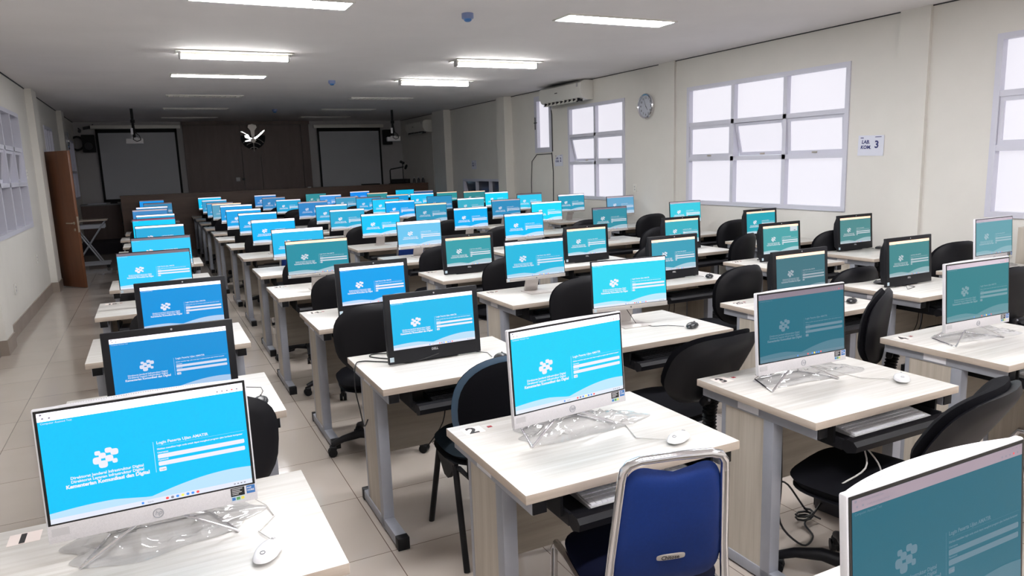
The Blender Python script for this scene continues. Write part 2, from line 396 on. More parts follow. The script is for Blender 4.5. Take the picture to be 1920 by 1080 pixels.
w4 = window('R', *RW[3], 1, [1.85, 2.86], PANE, fw=.09)
h = MB().tube([(XR-.03, 12.0, 2.27), (XR-.03, 12.0, 2.49)], .008).tube([(XR-.05, 12.0, 2.39), (XR-.01, 12.0, 2.39)], .01).tube([(XR-.045, 12.0, 2.39), (XR-.045, 11.9, 2.39)], .007)
h.build('window_handle', MT['dark'], w4)
window('R', *RW[4], 3, [.55, 1.0, 1.36], PANE_DARK, {(2, 1): 12})
window('L', *LW[0], 4, thirds(1.05, 2.53), PANE_DIM, {(1, 1): 8, (2, 1): 10, (3, 1): 6}, dp=.07)
window('L', *LW[2], 3, [1.2, 1.8, 2.55], PANE_DIM, handles=False, dp=.07)
window('L', *LW[3], 3, [1.2, 1.8, 2.5], PANE_DIM, handles=False, dp=.07)
# corridor behind the door opening and what closes the view outside
struct(MB().box(XL-1.5, XL-1.4, 13.0, 16, 0, 2.6), 'wall_corridor', MT['wall'], smooth=False)
# brown door leaf, open into the room
ax, ay, bx_, by_ = -1.31, 13.30, -1.035, 12.77
hx, hy = -1.44, 13.32
d = Vector((bx_-hx, by_-hy, 0)); L = d.length; ang = math.atan2(d.y, d.x)
leaf = MB().box(0, L, -.02, .02, .008, 2.085, bev=.002)
door = struct(leaf, 'door_1', MT['door']); door.location = (hx, hy, 0); door.rotation_euler = (0, 0, ang)
for s in (-1, 1):
    hb = MB().tube([(L-.06, s*.02, 1.0), (L-.06, s*.065, 1.0)], .011).tube([(L-.06, s*.062, 1.0), (L-.19, s*.062, 1.0)], .009)
    hb.lathe([(.022, 0), (.022, .006)], 16, M=Matrix.Translation((L-.06, s*.02 if s > 0 else -.026, 1.0)) @ Matrix.Rotation(R(-90), 4, 'X'))
    hb.lathe([(.02, 0), (.02, .005)], 16, M=Matrix.Translation((L-.06, s*.02 if s > 0 else -.025, .9)) @ Matrix.Rotation(R(-90), 4, 'X'))
    hb.build('door_handle', MT['brass'], door)
MB().box(L-.002, L+.003, -.012, .012, .86, 1.1).build('lock_plate', MT['brass'], door)
jb = MB().box(XL-.2, XL+.015, 13.3, 13.36, 0, 2.14).box(XL-.2, XL+.015, 14.14, 14.2, 0, 2.14).box(XL-.2, XL+.015, 13.36, 14.14, 2.08, 2.14)
struct(jb, 'trim_1', MT['alu'], smooth=False)

# far wall: dark panelling in the middle, low stage in front of it
pn = MB()
for a, b in ((.86, 2.20), (2.20, 2.66), (2.66, 3.72), (3.72, 3.93)): pn.box(a+.004, b-.004, 19.94, 20.0, .25, 2.87)
pn.box(.84, 3.95, 19.93, 20.0, 2.875, 2.955)
struct(pn, 'trim_2', MT['dwood'], smooth=False)
struct(MB().box(XL, XR, 18.15, 20.0, 0, .25), 'floor_stage', MT['carpet'], smooth=False)

# ------------------------------------------------------------------ ceiling lights
def lamp(kind):
    t = thing('ceiling_light')
    fr = MB()
    W, D = 1.2, .3
    for a in ((-W/2, W/2, -D/2, -D/2+.018), (-W/2, W/2, D/2-.018, D/2), (-W/2, -W/2+.018, -D/2, D/2), (W/2-.018, W/2, -D/2, D/2)): fr.box(*a, -.012, .0)
    fr.build('frame', MT['acw'], t, smooth=False)
    if kind == 'panel': MB().box(-.58, .58, -.132, .132, -.008, -.002).build('diffuser', LAMP_ON, t, smooth=False)
    elif kind == 'tube':
        MB().box(-.582, .582, -.132, .132, -.004, -.001).build('reflector', MT['acw'], t, smooth=False)
        MB().box(-.56, .56, -.03, .03, -.03, -.004).build('batten', MT['acw'], t, smooth=False)
        tb = MB().tube([(-.55, -.02, -.055), (.55, -.02, -.055)], .016, 12).tube([(-.55, .03, -.055), (.55, .03, -.055)], .016, 12)
        tb.build('tube', TUBE_ON, t)
        for x in (-.57, .55): MB().box(x, x+.02, -.045, .05, -.075, -.004).build('tube_holder', MT['greyst'], t, smooth=False)
    else:
        MB().box(-.582, .582, -.132, .132, -.003, -.001).build('reflector', MT['louver'], t, smooth=False)
        lv = MB()
        for k in range(15): lv.box(-.56+k*.08-.003, -.56+k*.08+.003, -.13, .13, -.012, -.003)
        for y in (-.05, .05): lv.box(-.58, .58, y-.004, y+.004, -.012, -.003)
        lv.build('louvre', MT['louver'], t, smooth=False)
    return t
LP = {k: lamp(k) for k in ('panel', 'tube', 'louvre')}
XA, XB = .985, 4.06
cnt = 0
for X, Y, k, lab, rz in (
    (XA, 5.98, 'panel', 'lit white ceiling panel cut by the top of the photo, door-side line of lamps', 0),
    (XA, 8.66, 'tube', 'lit bare tube ceiling light hanging from its open tray, door-side line of lamps', 0),
    (XA, 10.68, 'panel', 'lit slim ceiling panel just beyond the open tube tray, door-side line of lamps', 0),
    (XA, 13.45, 'louvre', 'unlit louvred ceiling light after the three lit ones, door-side line of lamps', 0),
    (XA, 16.05, 'louvre', 'unlit louvred ceiling light second from the stage, door-side line of lamps', 0),
    (XA, 18.6, 'louvre', 'unlit louvred ceiling light above the stage, door-side line of lamps', 0),
    (XB, 5.88, 'panel', 'lit square-edged ceiling panel with thin dark rim, window-side line of lamps', 0),
    (XB+.06, 8.62, 'tube', 'lit bare tube ceiling light ahead of the air conditioner, window-side line of lamps', 0),
    (XB, 10.72, 'tube', 'lit bare tube ceiling light with bluish tray, last lit of the window-side line', 3),
    (XB, 13.6, 'louvre', 'unlit louvred ceiling light after the lit ones, window-side line of lamps', 0),
    (XB, 16.2, 'louvre', 'unlit louvred ceiling light second from the stage, window-side line of lamps', 0),
    (XB, 18.5, 'louvre', 'unlit louvred ceiling light above the stage, window-side line of lamps', 0),
    (XA, 3.3, 'panel', 'lit ceiling panel over the first desk rows, door-side line of lamps', 0),
    (XB, 3.2, 'panel', 'lit ceiling panel over the first desk rows, window-side line of lamps', 0),
    (XA, .6, 'panel', 'lit ceiling panel behind the camera, door-side line of lamps', 0),
    (XB, .5, 'panel', 'lit ceiling panel behind the camera, window-side line of lamps', 0),
    (XA, -1.9, 'panel', 'added unseen fill panel on the ceiling at the rear wall, door-side line', 0),  # unseen panel, added to light faces turned towards the camera
    (XB, -1.9, 'panel', 'added unseen fill panel on the ceiling at the rear wall, window-side line', 0)):  # unseen too, added as the second front fill
    o = take(LP[k]); o.location = (X, Y, ZC); o.rotation_euler.z = R(rz); tag(o, lab, 'ceiling light', 'ceiling lights')
# smoke detectors
sd0 = thing('smoke_detector')
MB().lathe([(.05, 0), (.052, -.004), (.052, -.04), (.046, -.046), (.03, -.046)], 24).build('housing', MT['bluep'], sd0)
MB().lathe([(.034, -.046), (.032, -.06), (.02, -.068), (.004, -.07)], 20).build('sensor', MT['blues'], sd0)
for (X, Y), lab in zip(((2.6, 5.99), (2.55, 10.97), (2.52, 16.2)), ('large pale blue smoke detector on the near ceiling', 'small pale blue smoke detector on the middle of the ceiling', 'tiny dark smoke detector on the dim ceiling before the stage')):
    o = take(sd0); o.location = (X, Y, ZC); tag(o, lab, 'smoke detector', 'smoke detectors')

# ------------------------------------------------------------------ things on the walls
def ac(name='air_conditioner'):
    t = thing(name)
    pr = [(0, 0), (0, .3), (-.17, .3), (-.235, .26), (-.245, .12), (-.2, .035), (-.12, 0)]   # X from wall, Z
    MB().prism(pr, lambda a, b: Vector((a, -.68, b)), lambda a, b: Vector((a, .68, b))).build('body', MT['acw'], t)
    v = MB().box(-.21, -.1, -.6, .6, .004, .012, rot=Matrix.Rotation(R(-26), 3, 'Y'), piv=(-.15, 0, .01))
    for k in range(9): v.box(-.215, -.12, -.55+k*.135, -.54+k*.135, -.02, .03)
    v.build('vent', MT['dark'], t, smooth=False)
    MB().box(-.248, -.236, -.6, -.56, .2, .26).box(-.247, -.238, .05, .13, .155, .168, mi=1).build('badge', [MT['greyst'], MT['dark']], t, smooth=False)
    MB().box(-.238, -.1, -.5, .5, -.012, -.004, rot=Matrix.Rotation(R(-35), 3, 'Y'), piv=(-.2, 0, 0)).build('flap', MT['acw'], t, smooth=False)
    return t
ac0 = ac(); o = take(ac0); o.location = (XR, 10.75, 2.645); tag(o, 'cream wall air conditioner with open vent above the two-column window', 'air conditioner', 'air conditioners')
o = take(ac0); o.location = (XR, 18.2, 2.52); tag(o, 'dim wall air conditioner high up beside the stage corner', 'air conditioner', 'air conditioners')
# clocks
def clock():
    t = thing('wall_clock')
    MB().lathe([(.165, 0), (.178, .012), (.178, .034), (.168, .046), (.15, .04), (.15, .02)], 48).build('rim', MT['chrome'], t)
    MB().lathe([(.152, .018), (.152, .022)], 40).build('dial', MT['dial'], t)
    n = MB()
    for k in range(1, 13):
        a = R(90-30*k); n.text(str(k), .042, lambda x, y, a=a: Vector((math.cos(a)*.118+x, math.sin(a)*.118+y-.015, .0235)), align='CENTER', bold=.001)
    n.build('numeral', MT['dark'], t, smooth=False, fix=False)
    hnd = MB()
    for a, l, w in ((R(112), .11, .004), (R(-52), .075, .006)):
        c, s = math.cos(a), math.sin(a); hnd.poly([(-s*w, c*w, .025), (s*w, -c*w, .025), (c*l+s*w*.4, s*l-c*w*.4, .025), (c*l-s*w*.4, s*l+c*w*.4, .025)])
    hnd.build('hands', MT['matte'], t, smooth=False)
    return t
ck = clock(); o = take(ck); o.matrix_world = Matrix.Translation((XR, 8.66, 2.42)) @ Matrix(((0, 0, -1, 0), (-1, 0, 0, 0), (0, 1, 0, 0), (0, 0, 0, 1)))
tag(o, 'round chrome-rimmed wall clock between the two big windows', 'clock', 'wall clocks')
o = take(ck); o.matrix_world = Matrix.Translation((XL+.09, 16.85, 2.4)) @ Matrix(((0, 0, 1, 0), (1, 0, 0, 0), (0, 1, 0, 0), (0, 0, 0, 1)))
tag(o, 'dark wall clock seen edge-on on the door-side pillar', 'clock', 'wall clocks')
# paper signs
def sign(y, z, w, h, num, lab, tilt=0, fold=False):
    t = thing('paper_sign', (XR-.004, y, z))
    rt = Matrix.Rotation(R(tilt), 3, 'X')
    f = lambda a, b, dx=0: rt @ Vector((-dx, -a, b))
    pts = [(-w/2, -h/2), (w/2, -h/2), (w/2, h/2), (-w/2, h/2)]
    if fold: pts = [(-w/2, -h/2), (w/2, -h/2), (w/2, h/2), (-w*.1, h*.42), (-w/2, h*.05)]
    MB().prism(pts, lambda a, b: f(a, b, .003), lambda a, b: f(a, b, 0)).build('sheet', MT['paper'], t, smooth=False)
    x = MB()
    x.text('LAB.', h*.24, lambda p, q: f(-w*.36+p, h*.1+q, .0045), shear=.12, bold=.0018).text('KOM.', h*.24, lambda p, q: f(-w*.39+p, -h*.16+q, .0045), shear=.12, bold=.0018)
    x.text(num, h*.5, lambda p, q: f(w*.15+p, -h*.11+q, .0045), bold=.003)
    x.build('lettering', MT['navyink'], t, smooth=False, fix=False)
    m = MB()
    m.prism([(-w*.41, h*.36), (-w*.29, h*.36), (-w*.29, h*.4), (-w*.41, h*.4)], lambda a, b: f(a, b, .0048), lambda a, b: f(a, b, .0035))
    m.prism([(w*.16, h*.4), (w*.4, h*.415), (w*.4, h*.445), (w*.16, h*.43)], lambda a, b: f(a, b, .0048), lambda a, b: f(a, b, .0035))
    m.build('small_print', MT['navyink'], t, smooth=False)
    tag(t, lab, 'sign', 'laboratory paper signs'); return t
sign(4.99, 1.733, .29, .2, '3', 'white paper sign reading LAB. KOM. 3 beside the three-column window', 1.5)
sign(11.2, 1.7, .28, .2, '2', 'folded paper sign ending in 2 under the air conditioner', 0, True)
sign(14.95, 1.67, .26, .19, '1', 'small paper sign ending in 1 above the low dark window', 0)
# sockets and conduits
so = thing('wall_socket'); MB().box(-.012, 0, -.04, .04, -.06, .06, bev=.004).build('plate', MT['acw'], so); MB().box(-.015, -.011, -.012, .012, .01, .03).box(-.015, -.011, -.012, .012, -.03, -.01).build('switch', MT['greyst'], so, smooth=False)
for p, rz, lab in (((XR, 8.95, 1.25), 0, 'cream double wall socket under the clock'), ((XL, 9.6, .48), 180, 'small wall socket low on the door-side wall, nearer one'), ((XL, 11.5, .62), 180, 'small wall socket low on the door-side wall, next to the door pillar'),
                   ((XL, 11.7, 1.75), 180, 'small wall switch beside the corridor window')):
    o = take(so); o.location = p; o.rotation_euler.z = R(rz); tag(o, lab, 'wall socket', 'wall sockets')
tag(MB().tube([(XR-.008, 11.44, 1.84), (XR-.008, 11.4, 1.5), (XR-.008, 11.42, .9), (XR-.008, 11.42, .01)], .008, 6).tube([(XR-.008, 11.44, 2.64), (XR-.008, 11.41, 2.5), (XR-.008, 11.41, 1.86)], .009, 6).build('drain_hose', MT['dark']), 'thin dark hose running down from the air conditioner', 'hose')
tag(MB().tube([(XR-.008, 11.45, 1.82), (XR-.008, 12.0, 1.82), (XR-.008, 12.2, 1.7), (XR-.008, 12.25, 1.3), (XR-.008, 12.25, .3)], .007, 6).build('wall_cable', MT['dark']), 'dark cable looping down the wall under the narrow window', 'cable')
tag(MB().tube([(XR-.01, 17.5, 2.5), (XR-.01, 17.5, 1.0)], .012, 6).build('conduit', MT['acw']), 'pale conduit running down under the far air conditioner', 'conduit')

# ------------------------------------------------------------------ the stage end
def proj_screen(x0, x1, z0, z1, lab):
    t = thing('hanging_projection_screen', ((x0+x1)/2, 19.93, z0)); w = (x1-x0)/2; h = z1-z0
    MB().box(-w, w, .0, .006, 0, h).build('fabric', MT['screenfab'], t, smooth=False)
    b = MB().box(-w, -w+.05, -.004, .002, 0, h).box(w-.05, w, -.004, .002, 0, h).box(-w, w, -.004, .002, h-.09, h).box(-w, w, -.004, .002, 0, .04)
    b.build('border', MT['matte'], t, smooth=False)
    MB().box(-w-.09, w+.09, -.05, .06, h, h+.09, bev=.015).build('roller_case', MT['acw'], t)
    MB().tube([(-w, 0, -.01), (w, 0, -.01)], .014).build('weight_bar', MT['matte'], t)
    tag(t, lab, 'projection screen', 'projection screens')
proj_screen(-1.02, .73, 1.1, 2.79, 'lowered projection screen with black border on the door side of the dark panelling')
proj_screen(4.14, 5.87, 1.1, 2.77, 'lowered projection screen with black border on the window side of the dark panelling')
def projector(x, y, z, lab, rz=0):
    t = thing('projector', (x, y, z), rz)
    MB().box(-.15, .15, -.12, .12, -.1, 0, bev=.012).build('body', MT['greyst'], t)
    MB().lathe([(.035, 0), (.038, .03), (.03, .034)], 20, M=Matrix.Translation((.08, .12, -.05)) @ Matrix.Rotation(R(-90), 4, 'X')).build('lens', MT['matte'], t)
    MB().tube([(0, 0, 0), (0, 0, ZC-z)], .026, 10).tube([(0, 0, .3), (0, 0, .36)], .04, 10).build('ceiling_pole', MT['matte'], t)
    MB().box(-.06, .06, -.05, .05, 0, .02).box(-.05, -.01, -.07, -.03, .08, .2).build('bracket', MT['whitep'], t, smooth=False)
    c = MB().tube([(.01, -.03, .3), (.03, -.06, .12), (.0, -.09, .05), (-.02, -.13, -.02), (.04, -.15, -.06), (.11, -.13, -.03), (.09, -.1, .05), (.02, -.05, .12)], .008, 6)
    c.build('cable', MT['bcable'], t)
    tag(t, lab, 'projector', 'ceiling projectors')
projector(-.17, 16.1, 2.39, 'ceiling projector on a dark pole before the door-side screen')
projector(5.1, 16.3, 2.36, 'ceiling projector on a dark pole before the window-side screen', R(-12))
# round emblem on the panelling
em = thing('wall_emblem', (2.5, 19.92, 2.5))
def xz(y): return lambda a, b: Vector((a, y, b))
def arcpts(r, a0, a1, n=16, cx=0, cz=0, sx=1): return [(cx+sx*r*math.cos(R(a0+(a1-a0)*k/n)), cz+r*math.sin(R(a0+(a1-a0)*k/n))) for k in range(n+1)]
MB().prism(arcpts(.3, 170, 370, 30, 0, .05), xz(-.02), xz(0)).build('dark_globe', MT['matte'], em, smooth=False)
g = MB()
for r, zc, a in ((.31, -.28, 38), (.25, -.33, 48), (.15, -.35, 50)):
    P = arcpts(r, a, 180-a, 18, 0, zc); g.tube([(x, -.028, z) for x, z in P], .012, 6)
g.tube([(0, -.028, .0), (0, -.028, -.3)], .011, 6); g.build('globe_line', MT['silver'], em)
wg = MB()
wg.prism([(-.3, .19), (-.26, .21), (-.1, .11), (-.08, .05), (.0, .03), (.12, .1), (.26, .22), (.3, .24), (.29, .2), (.16, .08), (.02, -.02), (-.08, -.05), (-.2, -.06), (-.2, -.03), (-.1, -.01), (-.12, .02), (-.2, .04), (-.21, .1), (-.15, .12)], xz(-.045), xz(-.02))
wg.build('wings', MT['chrome'], em, smooth=False)
MB().prism([(-.11, .3), (-.09, .36), (0, .385), (.09, .36), (.11, .3), (.05, .22), (.035, .06), (-.035, .06), (-.05, .22)], xz(-.05), xz(-.02)).build('crest', MT['silver'], em, smooth=False)
MB().prism([(-.08, -.02), (0, .04), (.08, -.02), (0, -.1)], xz(-.055), xz(-.02)).build('shield', MT['silver'], em, smooth=False)
tag(em, 'round silver and black emblem high on the dark wood panelling', 'emblem')
pl = thing('switch_plate', (2.05, 19.935, 1.5)); MB().box(-.05, .05, -.012, 0, -.05, .05, bev=.004).build('plate', MT['greyst'], pl); MB().box(.1, .17, -.012, 0, -.03, .03, bev=.004).build('button', MT['dark'], pl)
tag(pl, 'small grey switch plate on the dark panelling below the emblem', 'switch')

# long bench in front of the stage
bt = thing('front_bench', (2.93, 17.95, 0))
BX = 3.53
MB().box(-BX, BX, -.02, .02, 0, 1.22).box(-BX, BX, -.032, -.018, .0, .935, mi=0).box(-BX, BX, -.032, -.018, .95, 1.2, mi=0).build('front_panel', MT['bench'], bt, smooth=False)
MB().box(-BX-.01, BX, -.05, .36, 1.22, 1.255).build('top', MT['bench'], bt, smooth=False)
MB().box(-BX, -BX+.03, 0, .34, 0, 1.22).build('side_panel', MT['bench'], bt, smooth=False)
tag(bt, 'long dark brown bench front running across in front of the stage', 'bench')
sb = thing('side_counter', (-1.02, 19.2, .25))
MB().box(-.44, .36, 0, .02, 0, .78).box(-.2, -.185, -.004, .004, 0, .78).box(.3, .36, -.01, .0, 0, .78).build('front_panel', MT['dwood'], sb, smooth=False)
MB().box(-.45, .4, -.03, .5, .78, .81).build('top', MT['benchtop'], sb, smooth=False)
tag(sb, 'dark brown counter with grey top below the door-side projection screen', 'counter')
tag(MB().box(-1.32, -.95, 19.22, 19.45, 1.06, 1.075).build('paper_stack', MT['paper'], smooth=False), 'white paper stack on the grey counter top', 'paper')
tag(MB().box(-.86, -.72, 19.24, 19.4, 1.06, 1.09, bev=.005).build('device_box', MT['matte']), 'flat black box on the grey counter top', 'box')
# things on the bench
mx = thing('desk_microphone', (5.5, 18.02, 1.255))
MB().lathe([(.05, 0), (.05, .015), (.02, .02)], 20).build('base', MT['matte'], mx)
MB().tube([(0, 0, 0), (0, 0, .34), (.02, 0, .37), (.36, .0, .42)], .016, 8).build('boom_arm', MT['matte'], mx)
MB().lathe([(.02, 0), (.03, .03), (.032, .1), (.015, .13)], 16, M=Matrix.Translation((.4, 0, .36)) @ Matrix.Rotation(R(25), 4, 'Y')).build('microphone', MT['matte'], mx)
tag(mx, 'black boom arm microphone standing on the long bench', 'microphone')
cs = thing('camera_stand', (5.86, 18.08, 1.255))
MB().lathe([(.05, 0), (.05, .015), (.012, .02), (.01, .5)], 16).build('pole', MT['matte'], cs)
MB().box(-.07, .05, -.03, .03, .5, .56, bev=.01, rot=Matrix.Rotation(R(25), 3, 'Y'), piv=(0, 0, .53)).build('camera_head', MT['matte'], cs)
tag(cs, 'thin black stand with a small camera head on the long bench', 'stand')
tag(MB().box(5.56, 6.06, 18.13, 18.26, 1.255, 1.37, bev=.01).build('control_console', MT['matte']), 'low black console behind the microphone on the long bench', 'console')
tag(MB().box(4.78, 5.22, 18.0, 18.2, 1.255, 1.285, bev=.006).build('closed_laptop', MT['matte']), 'flat black closed laptop on the long bench', 'laptop')
tag(MB().box(3.42, 3.5, 18.0, 18.05, 1.255, 1.275, bev=.004).build('white_remote', MT['whitep']), 'tiny white remote lying on the long bench', 'remote')
bo = thing('bottle'); MB().lathe([(.03, 0), (.033, .01), (.033, .09), (.014, .12), (.014, .135)], 16).build('body', MT['gbox'], bo); MB().lathe([(.016, .133), (.016, .15)], 12).build('cap', MT['whitep'], bo)
for x, lab in ((6.14, 'first small bottle at the window end of the long bench'), (6.26, 'second small bottle at the window end of the long bench'), (6.38, 'third small bottle at the window end of the long bench')):
    o = take(bo); o.location = (x, 18.05, 1.255); tag(o, lab, 'bottle', 'bottles on the bench')
# loudspeaker, cable coil and cameras in the far corner
sp = thing('loudspeaker', (-1.17, 19.72, 2.45)); MB().box(-.13, .13, -.1, .12, -.2, .2, bev=.01).build('cabinet', MT['matte'], sp)
MB().lathe([(.085, 0), (.08, .012), (.02, .02)], 24, M=Matrix.Translation((0, -.1, -.06)) @ Matrix.Rotation(R(90), 4, 'X')).build('cone', MT['dark'], sp)
MB().tube([(0, .1, .1), (0, .27, .16)], .02, 8).build('wall_bracket', MT['matte'], sp)
tag(sp, 'black loudspeaker bracketed to the far wall beside the projection screen', 'loudspeaker')
sq = thing('loudspeaker', (6.02, 19.78, 2.5)); MB().box(-.11, .11, -.1, .12, -.2, .2, bev=.01).build('cabinet', MT['matte'], sq); MB().tube([(0, .1, .1), (0, .22, .16)], .02, 8).build('wall_bracket', MT['matte'], sq)
tag(sq, 'black loudspeaker on the far wall behind the window-side projector', 'loudspeaker')
tag(MB().tube([(-1.4+.13*math.cos(k/24*2*math.pi), 19.72+.01*math.sin(k*3), 2.46+.15*math.sin(k/24*2*math.pi)) for k in range(24)], .022, 8, closed=True).build('cable_coil', MT['bcable']), 'coil of black cable hanging beside the loudspeaker', 'cable coil')
cc = thing('security_camera'); MB().tube([(0, 0, 0), (0, -.06, -.04)], .012, 8).build('mount', MT['gbox'], cc); MB().tube([(.02, -.02, -.05), (-.08, -.2, -.09)], .032, 12).build('body', MT['gbox'], cc)
for p, rz, lab in (((-1.36, 19.98, 2.82), 30, 'security camera in the corner above the cable coil'), ((-1.05, 19.98, 2.9), -60, 'security camera above the loudspeaker')):
    o = take(cc); o.location = p; o.rotation_euler.z = R(rz); tag(o, lab, 'security camera', 'corner security cameras')
# folding trolley behind the door
tr = thing('folding_trolley', (-1.05, 15.6, 0))
MB().box(-.35, .27, -.2, .2, .88, .9).build('top', MT['edge'], tr, smooth=False)
for y_ in (-.17, .15): MB().box(-.3, .22, y_, y_+.02, .74, .81).build('rail', MT['steel'], tr, smooth=False)
lg = MB()
for y in (-.18, .18): lg.tube([(.22, y, .86), (-.32, y, .08)], .014, 8).tube([(-.32, y, .86), (.12, y, .08)], .014, 8)
lg.build('scissor_leg', MT['steel'], tr)
MB().box(-.36, .24, -.2, -.16, .06, .1).box(-.36, .24, .16, .2, .06, .1).build('foot_bar', MT['steel'], tr, smooth=False)
w0 = MB()
for x in (-.32, .2):
    for y in (-.18, .18): w0.tube([(x, y-.012, .03), (x, y+.012, .03)], .03, 14)
w0.build('caster', MT['cap'], tr)
tag(tr, 'folding trolley table with crossed legs behind the brown door', 'trolley')

# ------------------------------------------------------------------ desks
DW, DD = .80, .62
def desk():
    t = thing('computer_desk')
    tb = MB().box(-DW/2, DW/2, -DD/2, DD/2, .72, .75, mi=1, bev=.0025)
    for f in tb.bm.faces:
        if f.normal.z > .9 or f.calc_center_median().z > .7495: f.material_index = 0
    tb.build('tabletop', [MT['top'], MT['edge']], t, angle=30)
    for s in (-1, 1):
        x0, x1 = sorted((s*.375, s*.325))
        f = MB().box(x0, x1, -.295, .30, .676, .7195, bev=.002)
        f.box(x0, x1, -.095, -.045, .0, .676, bev=.002).box(x0+.004, x1-.004, .165, .187, .03, .676)
        f.box(x0, x1, -.285, .275, .008, .055, bev=.003)
        fr = f.build('leg_frame', MT['steel'], t)
        MB().box(*sorted((s*.37, s*.335)), -.046, .166, .055, .676).build('side_panel', MT['panel'], fr, smooth=False)
        for nm, b in (('rail_cap', (x0+.002, x1-.002, -.3, -.29, .678, .7185)), ('foot_cap', (x0-.002, x1+.002, -.312, -.27, 0, .057)), ('foot_cap', (x0-.002, x1+.002, .262, .30, 0, .057))):
            MB().box(*b, bev=.002).build(nm, MT['cap'], fr)
    MB().box(-.33, .33, .172, .188, .27, .676).build('modesty_panel', MT['modesty'], t, smooth=False)
    MB().box(-.378, -.3755, -.02, .09, .684, .714).build('rail_label', MT['whitep'], t, smooth=False)
    ZT = .03
    k = MB().box(-.25, .29, -.33, -.03, .595, .612, bev=.004)
    pr = [(-.33, .585), (-.365, .597), (-.37, .62), (-.355, .634), (-.325, .636), (-.3, .62), (-.3, .6)]
    k.prism(pr, lambda a, b: Vector((-.26, a, b)), lambda a, b: Vector((.30, a, b)))
    k.box(-.262, -.25, -.31, -.03, .59, .632, bev=.003).box(.29, .302, -.31, -.03, .59, .632, bev=.003)
    for v_ in k.bm.verts: v_.co.z += ZT
    k.build('keyboard_tray', MT['blackp'], t)
    for x in (-.272, .302): MB().box(x, x+.01, -.28, -.0, .64, .719).build('tray_runner', MT['cap'], t, smooth=False)
    return t
DESK = desk()
def number_sticker(dk, num):
    s = MB().box(-.362, -.288, .207, .272, .7499, .7504).build('number_sticker', MT['pink'], dk, smooth=False)
    f = lambda a, b: Vector((-.348+a, .213+b, .7508))
    MB().text(num, .076 if len(num) == 1 else .062, f, bold=.003).build('printed_number', MT['ink'], s, smooth=False, fix=False)
    MB().box(-.268, -.25, .235, .25, .7503, .7508).build('red_mark', MT['red'], s, smooth=False)

